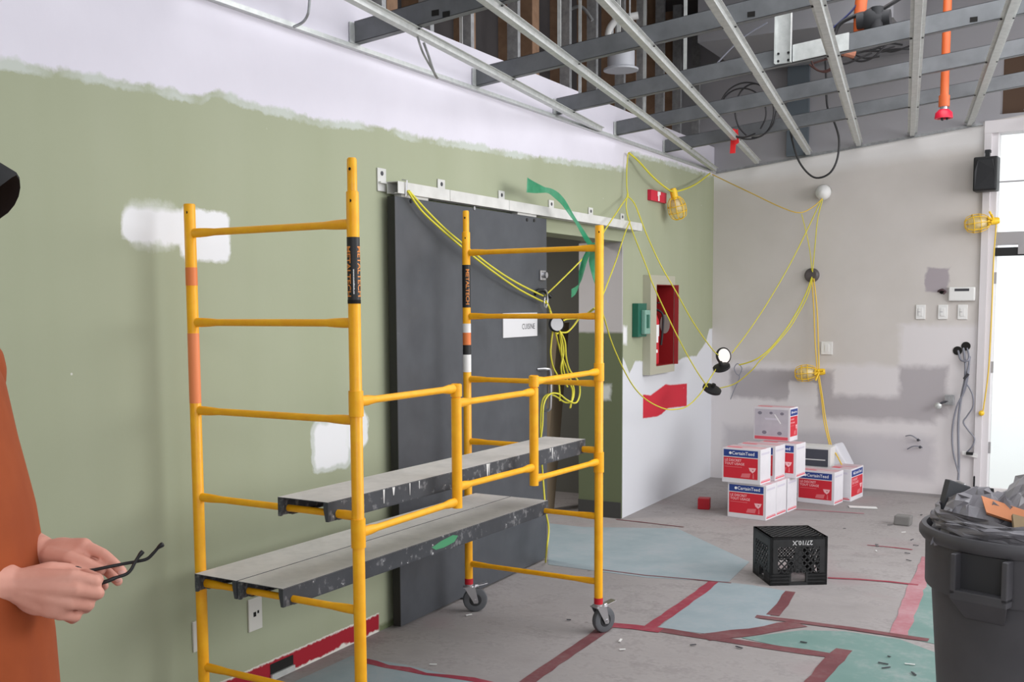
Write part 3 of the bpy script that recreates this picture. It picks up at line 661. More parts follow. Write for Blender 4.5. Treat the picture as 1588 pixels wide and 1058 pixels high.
# labels on the posts
def band(post, py0, py1, mat, r=.0006, name='label_band', world=None):
    x, y = post_xy[post]; c = SCM @ Vector((x, y, 0)); 
    def hz(py):
        # height on the post axis seen at picture row py
        lo, hi = 0.0, 2.2
        for _ in range(40):
            m = (lo + hi) / 2; d = Vector((c.x, c.y, m)) - CAM; yy = PPY - FPX * d.dot(CU) / d.dot(CF)
            if yy > py: lo = m
            else: hi = m
        return lo
    z0, z1 = hz(py1), hz(py0)
    return MB().lathe([(PR, z0), (PR + r, z0), (PR + r, z1), (PR, z1)], (x, y, 0), 24).build(name, mat, sc, smooth=40), z0, z1
def post_text(post, txt, size, z_top, ang, mat, parent, length=None):
    """lettering reading downwards, wrapped on the post; ang = heading of the text centre line"""
    x, y = post_xy[post]; t = text_mb(txt, size, 'LEFT', .0004)
    me = bpy.data.meshes.new('t'); me.from_pydata(t.v, [], t.f); bm = bmesh.new(); bm.from_mesh(me)
    for i in range(-8, 9):          # cut the letters into narrow strips so that they bend round the tube
        bmesh.ops.bisect_plane(bm, geom=bm.verts[:] + bm.edges[:] + bm.faces[:], plane_co=(0, i * .0016, 0), plane_no=(0, 1, 0))
    bm.verts.index_update(); t.v = [tuple(v.co) for v in bm.verts]; t.f = [tuple(v.index for v in f.verts) for f in bm.faces]; bm.free(); bpy.data.meshes.remove(me)
    L = max(v[0] for v in t.v) or 1; k = (length / L) if length else 1
    r = PR + .0012
    t.v = [(x + r * math.cos(ang + v[1] / r), y + r * math.sin(ang + v[1] / r), z_top - v[0] * k) for v in t.v]
    return t.build('lettering', mat, parent)
facing = lambda post: math.atan2(*(reversed((SCM.inverted() @ CAM - Vector((*post_xy[post], 0)))[:2])))
b, z0, z1 = band('B', 368, 471, M['black'])
fa = facing('B')
for da in (-.95, 1.0): post_text('B', 'METALTECH', .026, z1 - .028, fa + da, M['text_orange'], b, (z1 - z0) - .05)
post_text('B', 'www.metaltech.co', .006, z0 + .11, fa, M['text_white'], b, .08)
MB().lathe([(PR + .0008, z0), (PR + .0011, z0), (PR + .0011, z0 + .012), (PR + .0008, z0 + .012)], (*post_xy['B'], 0), 24).build('label_hem', M['hole'], b)
b, z0, z1 = band('C', 411, 477, M['black'])
post_text('C', 'METALTECH', .026, z1 - .02, facing('C') + .25, M['text_orange'], b, (z1 - z0) - .035)
for p0, p1, mm in ((502, 516, M['text_white']), (516, 535, M['orange_label']), (535, 550, M['black']), (550, 577, M['text_white'])): band('C', p0, p1, mm)
band('A', 415, 443, M['orange_label']); band('A', 517, 625, M['salmon'])
# casters
def caster(x, y, swing):
    c = bpy.data.objects.new('caster', None); col.objects.link(c); c.parent = sc; c.location = (x, y, 0); c.rotation_euler = (0, 0, swing)
    # wheel axis along local y, trailing along local +x
    ox, r = .032, .0635
    w = MB().lathe([(.020, -.016), (.052, -.016), (.060, -.013), (r, -.006), (r, .006), (.060, .013), (.052, .016), (.020, .016)], (ox, 0, r), 28, axis='y').build('wheel', plain('grey_rubber', (98, 100, 104), 0.6, c2=(80, 82, 86)), c, smooth=40)
    MB().lathe([(.006, -.020), (.030, -.0185), (.033, -.015), (.033, .015), (.030, .0185), (.006, .020)], (ox, 0, r), 20, axis='y').build('hub', M['blacksat'], w, smooth=40)
    f = MB()
    for s in (-1, 1):
        f.prism([(-.026, s * .024, .132), (.030, s * .024, .132), (ox + .014, s * .024, .056), (ox + .010, s * .024, .048), (ox - .010, s * .024, .048), (ox - .014, s * .024, .058)], (0, s * .003, 0))
    f.box((-.030, -.028, .130), (.036, .028, .134)).lathe([(.030, .134), (.030, .139), (.022, .141), (.022, .146)], n=18)
    f.build('fork', M['steel'], c, smooth=30)
    MB().cyl((ox, -.031, r), (ox, .031, r), .007, 10).build('axle', M['steel'], c)
    MB().cyl((0, 0, .14), (0, 0, .155), .016, 12).build('stem', M['steel'], c)
    MB().obox((.062, 0, .142), (.034, 0, .008), (0, .020, 0), (-.0005, 0, .0018)).box((.03, -.008, .128), (.05, .008, .142)).build('brake_pedal', M['steel'], c, bevel=.001)
    return c
TR = math.degrees
for k, sw in (('A', .5), ('B', .3), ('C', math.radians(38)), ('D', math.radians(65))):
    caster(*post_xy[k], sw)
# planks
def plank_mat():
    m = Mat('dusty_plank', rough=0.75, spec=0.25); n1 = m.noise(5, 5, obj=True) - 0.5; n2 = m.noise(28, 4, obj=True) - 0.5; n3 = m.noise(80, 2, obj=True) - 0.5
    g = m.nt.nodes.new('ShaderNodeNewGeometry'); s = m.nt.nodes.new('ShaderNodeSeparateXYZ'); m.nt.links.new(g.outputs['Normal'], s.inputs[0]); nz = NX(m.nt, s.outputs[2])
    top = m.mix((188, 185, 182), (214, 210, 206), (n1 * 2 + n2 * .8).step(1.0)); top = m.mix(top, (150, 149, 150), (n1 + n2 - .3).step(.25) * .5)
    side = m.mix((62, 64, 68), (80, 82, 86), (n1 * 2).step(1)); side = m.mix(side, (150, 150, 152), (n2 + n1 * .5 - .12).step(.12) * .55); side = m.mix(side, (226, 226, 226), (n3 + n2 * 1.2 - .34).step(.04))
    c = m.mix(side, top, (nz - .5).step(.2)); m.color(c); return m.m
M['plank'] = plank_mat()
M['splash'] = plain('white_splash', (224, 224, 222), 0.7)
M['greensplash'] = plain('green_splash', (70, 150, 104), 0.6)
def plank(x0, x1, z, y0, y1, label):
    o = thing('scaffold_plank', label, 'plank', 'metal planks on the scaffold', loc=SCM @ Vector(((x0 + x1) / 2, y0, z)), rz=SANG)
    w, L, t = (x1 - x0) / 2, y1 - y0, .003
    MB().box((-w, 0, -t), (w, L, 0)).build('deck', M['plank'], o, bevel=.001)
    for s in (-1, 1):
        # side wall with a turned-in lip, notched over the rungs
        mb = MB(); a, b = (s * w, s * (w - t))
        xa, xb = min(a, b), max(a, b)
        mb.box((xa, 0, -.066), (xb, L, -t))
        xl = sorted((s * w, s * (w - .016)))
        for ya, yb in ((0.055, L - .055),): mb.box((xl[0], ya, -.068), (xl[1], yb, -.065))
        mb.build('side_flange', M['plank'], o)
    for yy in (0.0, L - .010):
        for s in (-1, 1):
            mb = MB(); xa, xb = sorted((s * (w - .003), s * (w - .020)))
            mb.prism([(xa, yy, -.003), (xb, yy, -.003), (xb if s < 0 else xb, yy, -.066 if s > 0 else -.025), ((xa + xb) / 2, yy, -.066), (xa, yy, -.066 if s < 0 else -.025)], (0, .010, 0))
            mb.build('end_hook', M['plank'], o)
    return o, w, L
TOPZ = .058 - .0125
pu, wu, lu = plank(.432, .652, RUNG[3] + .046, -.05, SL + .03, 'grey metal plank with paint runs on the upper rungs of the scaffold')
p1, w1, l1 = plank(.022, .228, RUNG[4] + .046, -.05, SL + .035, 'pale dusty metal plank on the lower rungs next to the green wall')
p2, w2, l2 = plank(.234, .446, RUNG[4] + .046, -.05, SL + .035, 'dark-edged metal plank with a green smear on the lower rungs')
rr = random.Random(8)
for (yy, wd, hh) in ((.30, .010, .05), (.355, .016, .03), (.46, .006, .045), (.52, .006, .03), (1.0, .018, .055), (1.02, .006, .06), (1.55, .012, .018), (1.57, .01, .05)):
    MB().prism([(wu + .0006, yy, -.002), (wu + .0006, yy + wd, -.003), (wu + .0006, yy + wd * .6, -.002 - hh), (wu + .0006, yy + wd * .35, -.002 - hh)], (.0006, 0, 0)).build('paint_run', M['splash'], pu)
MB().prism([(w2 + .0006, .93, -.05), (w2 + .0006, .90, -.035), (w2 + .0006, .97, -.02), (w2 + .0006, 1.06, -.012), (w2 + .0006, 1.10, -.022), (w2 + .0006, 1.07, -.044), (w2 + .0006, .99, -.052)], (.0006, 0, 0)).build('paint_smear', M['greensplash'], p2)

# ------------------------------------------------------------------ THINGS ON THE GREEN WALL
def wallplate(px0, py0, px1, py1, label, slots):
    a, b = WX(px0, py0), WX(px1, py1); y0, y1, z0, z1 = a.y, b.y, b.z, a.z
    o = thing('wall_plate', label, 'wall plate', loc=(0, (y0 + y1) / 2, (z0 + z1) / 2))
    hy, hz = (y1 - y0) / 2, (z1 - z0) / 2
    MB().box((.0005, -hy, -hz), (.008, hy, hz)).build('plate', plain('cream_plastic', (206, 204, 196), 0.45), o, bevel=.002)
    for y, z, s in slots: MB().box((.008, y - s, z - s * 1.2), (.0088, y + s, z + s * 1.2)).build('port', M['hole'], o)
wallplate(383, 931, 405, 973, 'cream wall plate with two small ports low on the green wall', ((-.005, .0, .008), (.016, .006, .005)))
wallplate(297, 965, 309, 1008, 'plain cream wall plate low behind the scaffold leg', ())
a = WX(437, 1035)
vb = thing('floor_box', 'small open metal box set in the red base strip', 'outlet box', loc=(0, a.y, 0))
MB().box((.0008, -.075, .012), (.002, .075, .075)).build('opening', M['hole'], vb); MB().box((.0008, -.075, .008), (.012, .075, .032)).build('lip', M['galvlight'], vb)
# fire alarm sign plate
a, b = WX(1004, 294), WX(1028, 316)
fs = thing('fire_sign', 'red square fire sign with white pictogram on the green wall', 'sign', loc=(0, (a.y + b.y) / 2, (a.z + b.z) / 2))
hy, hz = (b.y - a.y) / 2, (a.z - b.z) / 2
MB().box((.001, -hy, -hz), (.03, hy, hz)).build('plate', plain('fire_red', (206, 34, 66), 0.45), fs, bevel=.002)
MB().box((.0302, -.03, -.035), (.031, .035, .036)).build('pictogram', M['text_white'], fs)
MB().box((.0304, .012, -.036), (.0314, .036, .012)).box((.0304, -.031, -.036), (.0314, -.02, .0)).build('pictogram_gap', plain('fire_red_b', (206, 34, 66), 0.45), fs)
# extinguisher cabinet
cb = thing('extinguisher_cabinet', 'cream fire extinguisher cabinet with dark red inside standing open', 'cabinet', loc=(0, 0, 0))
cb_ = MB()
Y0, Y1, Z0, Z1, PX = 4.87, 5.42, 1.04, 1.80, .062
for ya, yb, za, zb in ((Y0, CABY0, Z0, Z1), (CABY1, Y1, Z0, Z1), (CABY0, CABY1, Z0, CABZ0), (CABY0, CABY1, CABZ1, Z1)): cb_.box((.001, ya, za), (PX, yb, zb))
cb_.build('trim_frame', M['cream'], cb)
ib = MB().box((-.185, CABY0 + .002, CABZ0 + .002), (-.180, CABY1 - .002, CABZ1 - .002))
ib.box((-.18, CABY0 + .002, CABZ0 + .002), (PX - .002, CABY0 + .006, CABZ1 - .002)).box((-.18, CABY1 - .006, CABZ0 + .002), (PX - .002, CABY1 - .002, CABZ1 - .002))
ib.box((-.18, CABY0 + .006, CABZ0 + .002), (PX - .002, CABY1 - .006, CABZ0 + .006)).box((-.18, CABY0 + .006, CABZ1 - .006), (PX - .002, CABY1 - .006, CABZ1 - .002)).build('tub', M['reddark'], cb)
dr = MB().obox((PX + .018, CABY1 + .006, (CABZ0 + CABZ1) / 2), (.016, .004, 0), (-.001, .006, 0), (0, 0, (CABZ1 - CABZ0) / 2)).build('cabinet_door', M['reddark'], cb)
MB().lathe([(.001, 0), (.045, 0), (.045, .004), (.001, .004)], n=16, axis='y').move(Matrix.Translation((-.01, CABY1 - .012, 1.42)) @ Matrix.Diagonal((.9, 1, 1.7, 1))).build('handle_plate', plain('dull_grey', (150, 146, 140), 0.5), cb)
fe = thing('fire_extinguisher', 'red fire extinguisher with white labels inside the wall cabinet', 'extinguisher', loc=(-.06, 5.19, CABZ0 + .008))
MB().lathe([(.001, 0), (.066, 0), (.07, .01), (.07, .34), (.05, .39), (.022, .41), (.022, .43), (.001, .43)], n=22).build('cylinder', M['red'], fe, smooth=40)
MB().box((-.02, -.05, .43), (.03, .02, .45)).obox((.03, 0, .475), (.05, -.02, .008), (.004, .012, 0), (0, 0, .004)).build('lever', M['black'], fe)
MB().tube(smoothpath([(.02, .0, .44), (.09, .02, .4), (.095, .03, .3), (.08, .03, .15)]), .009, 8).build('hose', M['black'], fe, smooth=50)
for za, zb, q0, q1 in ((.22, .31, -1.2, .2), (.17, .22, -1.0, -.1), (.09, .115, -1.1, -.2)):
    vs = []; n = 8
    for z in (za, zb): vs += [(.0708 * math.cos(q0 + (q1 - q0) * i / n), .0708 * math.sin(q0 + (q1 - q0) * i / n), z) for i in range(n + 1)]
    MB().add(vs, [(i, i + 1, i + 2 + n, i + 1 + n) for i in range(n)]).build('label', M['text_white'], fe)
# green call point with clear cover
a, b = WX(979, 468), WX(999, 524)
cp = thing('call_point', 'green emergency call point with pale cover beside the cabinet', 'alarm box', loc=(0, (a.y + b.y) / 2 - .02, (a.z + b.z) / 2))
MB().box((.001, -.10, -.125), (.05, .075, .125)).build('back_box', M['green'], cp, bevel=.004)
MB().box((.05, -.045, -.105), (.085, .065, .075)).build('cover', M['clear'], cp, bevel=.008)
MB().box((.085, -.02, -.06), (.09, .03, .04)).build('push_plate', M['green'], cp, bevel=.003)

# ------------------------------------------------------------------ CORDS
def pt(p):
    x, y, k, v = p
    return WX(x, y, v) if k == 'x' else BW(x, y, v) if k == 'b' else FL(x, y, v) if k == 'f' else at(x, y, 1, v)
def cord(pts, r, label, mat='cord', name='extension_cord', group=None, k=5):
    return MB().tube(smoothpath([pt(p) for p in pts], k), r, 7).build(name, M[mat], smooth=60, label=label, cat='cord', group=group)
CR_ = .0056
cord([(634, 296, 'x', .10), (660, 325, 'x', .11), (690, 355, 'x', .12), (720, 380, 'x', .13), (760, 412, 'x', .13), (800, 438, 'x', .12), (842, 459, 'x', .11)], CR_, 'upper yellow cord slung across the charcoal door from rail to hook')
cord([(632, 296, 'x', .10), (652, 325, 'x', .11), (680, 352, 'x', .12), (717, 384, 'x', .13), (760, 418, 'x', .13), (805, 449, 'x', .12), (846, 470, 'x', .11)], CR_, 'lower yellow cord slung across the charcoal door from rail to hook')
MB().tube([(0.09, WX(632, 296, .1).y, 2.10), (.098, WX(632, 296, .1).y, 2.175), (.07, WX(632, 296, .1).y, 2.18)], .004, 6).build('rail_hook', M['steel'], label='small wire hook holding the yellow cords on the white rail', cat='hook')
cord([(846, 458, 'x', .11), (868, 437, 'x', .12), (900, 405, 'x', .16), (925, 378, 'x', .2), (940, 354, 'x', .18), (958, 327, 'x', .1), (970, 309, 'x', .06), (974, 304, 'x', .05), (972, 290, 'x', .04), (972, 260, 'x', .03), (974, 238, 'x', .03)], CR_ * .8, 'yellow cord rising from the door hook to the nail high on the green wall')
cord([(975, 237, 'x', .03), (990, 250, 'x', .06), (1012, 274, 'x', .09), (1032, 291, 'x', .1), (1044, 297, 'x', .1), (1060, 294, 'x', .1), (1080, 285, 'x', .09), (1101, 269, 'x', .05)], CR_ * 1.25, 'yellow cord sagging from the nail to the corner with a caged bulb on it')
cord([(974, 305, 'x', .05), (985, 318, 'x', .1), (1002, 362, 'x', .2), (1024, 410, 'x', .3), (1048, 452, 'x', .36), (1075, 500, 'x', .4), (1103, 540, 'x', .4), (1114, 551, 'x', .4)], CR_ * .8, 'yellow cord running down from the nail to the upper puck lamp')
cord([(973, 300, 'x', .05), (971, 320, 'x', .06), (975, 341, 'x', .08), (985, 370, 'x', .15), (1005, 420, 'x', .25), (1012, 440, 'x', .28), (1035, 490, 'x', .32), (1060, 540, 'x', .36), (1080, 575, 'x', .4), (1097, 600, 'x', .4)], CR_ * .8, 'yellow cord hanging past the extinguisher cabinet to the lowest puck lamp')
cord([(977, 343, 'x', .10), (968, 365, 'x', .14), (955, 405, 'x', .2), (940, 445, 'x', .3), (932, 470, 'x', .42), (939, 500, 'x', .35), (950, 535, 'x', .3), (968, 575, 'x', .26), (985, 603, 'x', .25), (1005, 622, 'x', .26), (1030, 634, 'x', .3), (1048, 635, 'x', .32), (1066, 630, 'x', .34), (1085, 612, 'x', .36), (1098, 592, 'x', .38), (1112, 570, 'x', .4)], CR_ * .8, 'yellow cord drooping in a deep swag over the red rectangle')
cord([(1101, 269, 'b', .05), (1130, 283, 'b', .12), (1170, 302, 'b', .2), (1210, 321, 'b', .25), (1240, 330, 'b', .25), (1262, 320, 'b', .15), (1277, 306, 'b', .10)], CR_ * .8, 'slack yellow cord crossing the grey wall from the corner to the white detector', 'cordw')
cord([(1276, 308, 'b', .10), (1268, 340, 'b', .12), (1264, 380, 'b', .1), (1260, 422, 'b', .06)], CR_ * .8, 'yellow cord hanging from the white detector to the round grey box, straighter strand')
cord([(1243, 332, 'b', .24), (1250, 360, 'b', .2), (1256, 390, 'b', .13), (1259, 420, 'b', .06)], CR_ * .7, 'yellow cord bending from the slack strand down to the round grey box')
cord([(1274, 309, 'b', .10), (1255, 350, 'b', .25), (1225, 410, 'b', .45), (1190, 470, 'b', .6), (1160, 515, 'b', .75), (1135, 548, 'b', .85)], CR_ * .8, 'long yellow cord slanting from the white detector down to the puck lamps')
cord([(1259, 430, 'b', .05), (1250, 455, 'b', .2), (1235, 485, 'b', .4), (1218, 512, 'b', .5), (1195, 540, 'b', .6), (1175, 556, 'b', .65), (1158, 563, 'b', .65), (1146, 566, 'b', .65)], CR_, 'yellow cord curving from the round grey box towards the puck lamps, upper strand')
cord([(1260, 432, 'b', .05), (1252, 460, 'b', .2), (1236, 490, 'b', .4), (1222, 512, 'b', .5), (1196, 542, 'b', .6), (1178, 560, 'b', .65), (1165, 575, 'b', .65), (1140, 595, 'b', .65), (1112, 603, 'b', .7)], CR_ * .8, 'yellow cord curving from the round grey box towards the puck lamps, lower strand')
cord([(1259, 432, 'b', .05), (1262, 480, 'b', .06), (1264, 530, 'b', .07), (1267, 572, 'b', .08)], CR_, 'yellow cord hanging straight below the round grey box, inner strand', 'cordw')
cord([(1262, 432, 'b', .05), (1267, 480, 'b', .06), (1269, 530, 'b', .07), (1270, 572, 'b', .08)], CR_, 'yellow cord hanging straight below the round grey box, outer strand', 'cordw')
cord([(1270, 582, 'b', .08), (1276, 620, 'b', .10), (1281, 655, 'b', .14), (1289, 690, 'b', .2), (1297, 705, 'b', .3), (1310, 730, 'b', .4)], CR_, 'yellow cord trailing from the caged bulb down to the boxes, outer strand', 'cordw')
cord([(1268, 582, 'b', .08), (1274, 620, 'b', .10), (1278, 655, 'b', .14), (1285, 685, 'b', .2), (1288, 700, 'b', .3)], CR_, 'yellow cord trailing from the caged bulb down to the boxes, inner strand', 'cordw')
# bundle hanging in the doorway
B_ = .13
cord([(846, 466, 'x', .11), (852, 478, 'x', B_), (858, 500, 'x', B_), (855, 530, 'x', B_), (854, 550, 'x', B_), (858, 570, 'x', B_), (865, 585, 'x', B_), (868, 610, 'x', B_), (868, 622, 'x', B_)], CR_, 'yellow cord of the doorway bundle, its left-hand fall ending above the plank')
cord([(853, 482, 'x', B_ + .02), (860, 510, 'x', B_ + .02), (869, 545, 'x', B_), (876, 565, 'x', B_), (882, 582, 'x', B_), (890, 604, 'x', B_), (887, 622, 'x', B_), (876, 624, 'x', B_), (862, 615, 'x', B_), (850, 612, 'x', B_), (841, 622, 'x', B_), (838, 650, 'x', B_), (839, 700, 'x', B_), (842, 740, 'x', B_), (846, 790, 'x', .2), (851, 820, 'x', .22), (848, 850, 'x', .24), (846, 872, 'f', .008)], CR_, 'long yellow cord of the doorway bundle that loops and falls to the floor')
cord([(868, 512, 'x', B_ + .03), (870, 535, 'x', B_ + .03), (872, 560, 'x', B_ + .03), (876, 582, 'x', B_ + .02), (886, 600, 'x', B_), (888, 612, 'x', B_), (885, 630, 'x', B_), (884, 633, 'x', B_)], CR_, 'yellow cord of the doorway bundle with its cut end hanging free')
cord([(868, 513, 'x', B_ + .02), (876, 530, 'x', B_ + .03), (878, 555, 'x', B_ + .03), (884, 575, 'x', B_ + .02), (897, 592, 'x', B_ + .02), (899, 612, 'x', B_ + .02), (893, 625, 'x', B_ + .02), (880, 621, 'x', B_ + .02), (866, 611, 'x', B_ + .02), (852, 612, 'x', B_ + .02), (843, 628, 'x', B_ + .02), (841, 660, 'x', B_ + .02), (836, 700, 'x', B_ + .02)], CR_, 'yellow cord of the doorway bundle making the widest loop')
cord([(862, 518, 'x', B_ + .02), (870, 516, 'x', B_ + .02), (880, 515, 'x', B_ + .03), (890, 505, 'x', B_ + .05), (900, 492, 'x', B_ + .08), (915, 484, 'x', .3), (928, 474, 'x', .45)], CR_, 'yellow cord reaching from the grey puck lamp round the scaffold post')
cord([(872, 498, 'x', B_ + .05), (880, 495, 'x', B_ + .06), (893, 494, 'x', B_ + .08), (905, 490, 'x', .25), (922, 478, 'x', .45)], CR_, 'short yellow cord from the grey puck lamp to the scaffold rung')
cord([(868, 513, 'x', .2), (874, 545, 'x', .2), (870, 570, 'x', .19), (874, 590, 'x', .18), (880, 600, 'x', .17)], CR_, 'yellow cord of the doorway bundle twisted round its middle')
hk = MB(); a = WX(846, 462, .12)
hk.tube(smoothpath([a + Vector((0, -.01, .05)), a + Vector((0, .02, .03)), a + Vector((0, .025, -.03)), a + Vector((0, .0, -.06)), a + Vector((0, -.02, -.03)), a + Vector((0, -.01, .0))]), .005, 7)
hk.build('snap_hook', M['steel'], smooth=60, label='silver snap hook holding the cords at the charcoal door edge', cat='hook')
a = WX(842, 456, .085); MB().tube([a + Vector((-.012, -.09, .0)), a + Vector((.0, -.06, .02)), a + Vector((0.01, 0, .022)), a + Vector((.015, .03, .0)), a + Vector((.03, .05, -.02))], .012, 8).build('black_clamp', M['black'], smooth=60, label='black clamp gripping the edge of the charcoal door by the hook', cat='clamp')
# string lamps
def cage_lamp(c, axis, label):
    """yellow wire cage bulb; c = socket end, axis = unit direction of the bulb"""
    z = Vector(axis).normalized(); mt = z.to_track_quat('Z', 'Y').to_matrix().to_4x4(); mt.translation = Vector(c)
    o = thing('cage_lamp', label, 'lamp', 'yellow caged work bulbs'); o.matrix_world = mt
    MB().lathe([(.001, -.04), (.022, -.04), (.028, -.02), (.028, .03), (.034, .035), (.034, .045), (.001, .045)], n=16).build('socket', M['cagey'], o, smooth=40)
    MB().lathe([(.001, .045), (.016, .05), (.030, .08), (.033, .105), (.022, .13), (.001, .137)], n=16).build('bulb', M['bulb'], o, smooth=60)
    prof = [(.036, .03), (.058, .06), (.07, .10), (.07, .15), (.055, .19), (.028, .205)]
    for q in range(8):
        a = q * math.pi / 4; MB().tube([(r * math.cos(a), r * math.sin(a), h) for r, h in prof], .0032, 5).build('cage_wire', M['cagey'], o)
    for r, h in ((.070, .10), (.070, .15), (.028, .205)): MB().tube([(r * math.cos(t * math.pi / 8), r * math.sin(t * math.pi / 8), h) for t in range(17)], .0032, 5, cap=False).build('cage_ring', M['cagey'], o)
    MB().lathe([(.032, .05), (.052, .075), (.064, .11), (.062, .15), (.045, .185)], n=20).build('guard_shell', M['shell'], o, smooth=60)
M['cagey'] = plain('yellow_plastic', (240, 196, 40), 0.45)
M['bulb'] = plain('frosted_bulb', (244, 236, 226), 0.3)
def shell_mat():
    m = bpy.data.materials.new('amber_shell'); m.use_nodes = True; nt = m.node_tree; b = nt.nodes['Principled BSDF']
    b.inputs['Base Color'].default_value = lin((238, 214, 130)); b.inputs['Roughness'].default_value = .3; b.inputs['Alpha'].default_value = .4; return m
M['shell'] = shell_mat()
cage_lamp(WX(1045, 300, .10), (.15, .25, -1), 'yellow caged bulb hanging below the fire sign corner of the green wall')
cage_lamp(BW(1541, 343, .07), (-1, -.25, -.12), 'yellow caged bulb tied to the white door frame below the black speaker')
cage_lamp(BW(1272, 577, .09), (-1, -.15, -.1), 'yellow caged bulb hanging low on the grey back wall')
for (x, y, v) in ((1541, 341, .08), (1271, 576, .10)):
    for k in range(4):
        r = random.Random(int(x) + k); c = BW(x, y, v + .02)
        MB().tube([c, c + Vector((r.uniform(-.05, .05), -.02, r.uniform(-.08, .08)))], .008, 6).build('tie_strip', M['cagey'], label='short yellow tie strip beside the bulb on the ' + ('door frame' if x > 1400 else 'grey wall'), cat='tie', group='yellow ties ' + ('at the door frame' if x > 1400 else 'on the grey wall'))
cord([(1541, 338, 'b', .05), (1545, 345, 'b', .05), (1541, 400, 'b', .04), (1538, 480, 'b', .04), (1534, 560, 'b', .04), (1530, 600, 'b', .04), (1524, 640, 'b', .04)], CR_, 'yellow cord running down the edge of the white door frame', 'cordw')
MB().ball(BW(1522, 641, .035), .022, 8).build('cord_plug', M['cagey'], label='yellow plug end at the foot of the door frame cord', cat='plug')
# puck lamps
def puck(c, nrm, r, label, lens=True, dark=True):
    z = Vector(nrm).normalized(); mt = z.to_track_quat('Z', 'Y').to_matrix().to_4x4(); mt.translation = Vector(c)
    o = thing('puck_lamp', label, 'lamp', 'puck lamps on the yellow cords'); o.matrix_world = mt
    MB().lathe([(.001, -.022), (r * .5, -.022), (r, -.010), (r, .008), (r * .93, .012), (r * .86, .006), (.001, .006)], n=26).build('housing', M['black'] if dark else M['blacksat'], o, smooth=40)
    MB().lathe([(.001, .009), (r * .84, .009), (r * .84, .0062), (.001, .0062)], n=26).build('lens', M['bulb'] if lens else plain('grey_lens', (176, 176, 178), 0.4), o, smooth=40)
    MB().cyl((0, 0, -.022), (0, 0, -.05), .016, 10).build('swivel', M['black'], o)
puck(WX(1122, 552, .42), (.8, -.6, .15), .068, 'black puck lamp with white lens turned sideways on the yellow cord')
puck(WX(1119, 570, .43), (.1, .5, -1), .068, 'black puck lamp tipped back so its dark rear shows')
puck(WX(1104, 604, .41), (-.5, .3, -1), .075, 'black puck lamp seen edge-on at the lowest cord')
puck(WX(863, 503, B_ + .05), (.75, -.65, .1), .048, 'round grey puck lamp hanging on the cords in the doorway', lens=False)
MB().lathe([(.001, 0), (.06, 0), (.06, .03), (.045, .045), (.001, .045)], n=20).move(Matrix.Translation(BW(1260, 427)) @ Matrix.Rotation(BANG, 4, 'Z') @ Matrix.Rotation(R90, 4, 'X')).build('junction_box', plain('brown_grey_box', (86, 80, 80), 0.5), smooth=40, label='round dark grey junction box on the back wall holding yellow cords', cat='junction box')
dt = thing('wall_detector', 'white round detector high on the grey back wall', 'detector'); dt.matrix_world = Matrix.Translation(BW(1279, 298)) @ Matrix.Rotation(BANG, 4, 'Z') @ Matrix.Rotation(R90, 4, 'X')
MB().lathe([(.001, .0), (.06, 0), (.06, .05), (.001, .05)], n=18).build('mount', plain('grey_mount', (150, 148, 140), 0.5), dt, smooth=40)
MB().lathe([(.001, .05), (.05, .05), (.065, .07), (.06, .10), (.035, .13), (.001, .14)], n=18).move(Matrix.Translation((.01, -.01, 0))).build('head', M['white'], dt, smooth=60)
# green ribbon
rb = [WX(817, 287, .16), WX(829, 291, .16), WX(842, 294, .16), WX(856, 298, .18), WX(872, 312, .2), WX(884, 330, .22), WX(896, 348, .26), WX(908, 368, .32), WX(918, 383, .4)]
def ribbon(P, W, label, name='marker_ribbon'):
    P = smoothpath(P, 4); vs = []; n = len(P)
    for i, p in enumerate(P):
        t = i / (n - 1) * (len(W) - 1); k = min(int(t), len(W) - 2); f = t - k
        w = Vector(W[k]) * (1 - f) + Vector(W[k + 1]) * f; vs += [p - w / 2, p + w / 2]
    mb = MB(); off = Vector((.0012, .0008, 0)); m = len(vs)
    mb.add(vs + [v + off for v in vs], [(2 * i, 2 * i + 1, 2 * i + 3, 2 * i + 2) for i in range(n - 1)] + [(m + 2 * i, m + 2 * i + 2, m + 2 * i + 3, m + 2 * i + 1) for i in range(n - 1)] +
           [(2 * i, 2 * i + 2, m + 2 * i + 2, m + 2 * i) for i in range(n - 1)] + [(2 * i + 1, m + 2 * i + 1, m + 2 * i + 3, 2 * i + 3) for i in range(n - 1)] + [(0, m, m + 1, 1), (2 * n - 2, 2 * n - 1, m + 2 * n - 1, m + 2 * n - 2)])
    return mb.build(name, M['ribbon'], smooth=60, label=label, cat='ribbon')
ribbon(rb, [(0, .01, .085), (0, .0, .06), (0, -.01, .03), (0.01, .03, .035), (0, .035, .03), (0, .02, .02), (0, .05, .02), (0, .06, .02)], 'green marker ribbon, its twisted free end lifted above the white rail')
ribbon([WX(918, 381, .42), WX(908, 400, .36), WX(902, 420, .33), WX(899, 440, .31), WX(893, 450, .31), WX(886, 455, .32)], [(0, .07, .0), (0, .08, 0), (0.01, .06, .01), (0, .035, .03), (0, .02, .05), (0, .0, .05)], 'green marker ribbon hanging limp from the scaffold rung')
ribbon([WX(922, 385, .5), WX(918, 405, .42), WX(922, 430, .4), WX(927, 450, .4)], [(0, .08, 0), (0, .09, 0), (0, .06, 0), (0, .02, 0)], 'green marker ribbon bunched behind the scaffold post')
MB().ball(WX(922, 384, .5), .035, 10, (1, 1, .8)).build('ribbon_knot', M['ribbon'], smooth=60, label='green ribbon knot tied round the end of the scaffold rung', cat='knot')

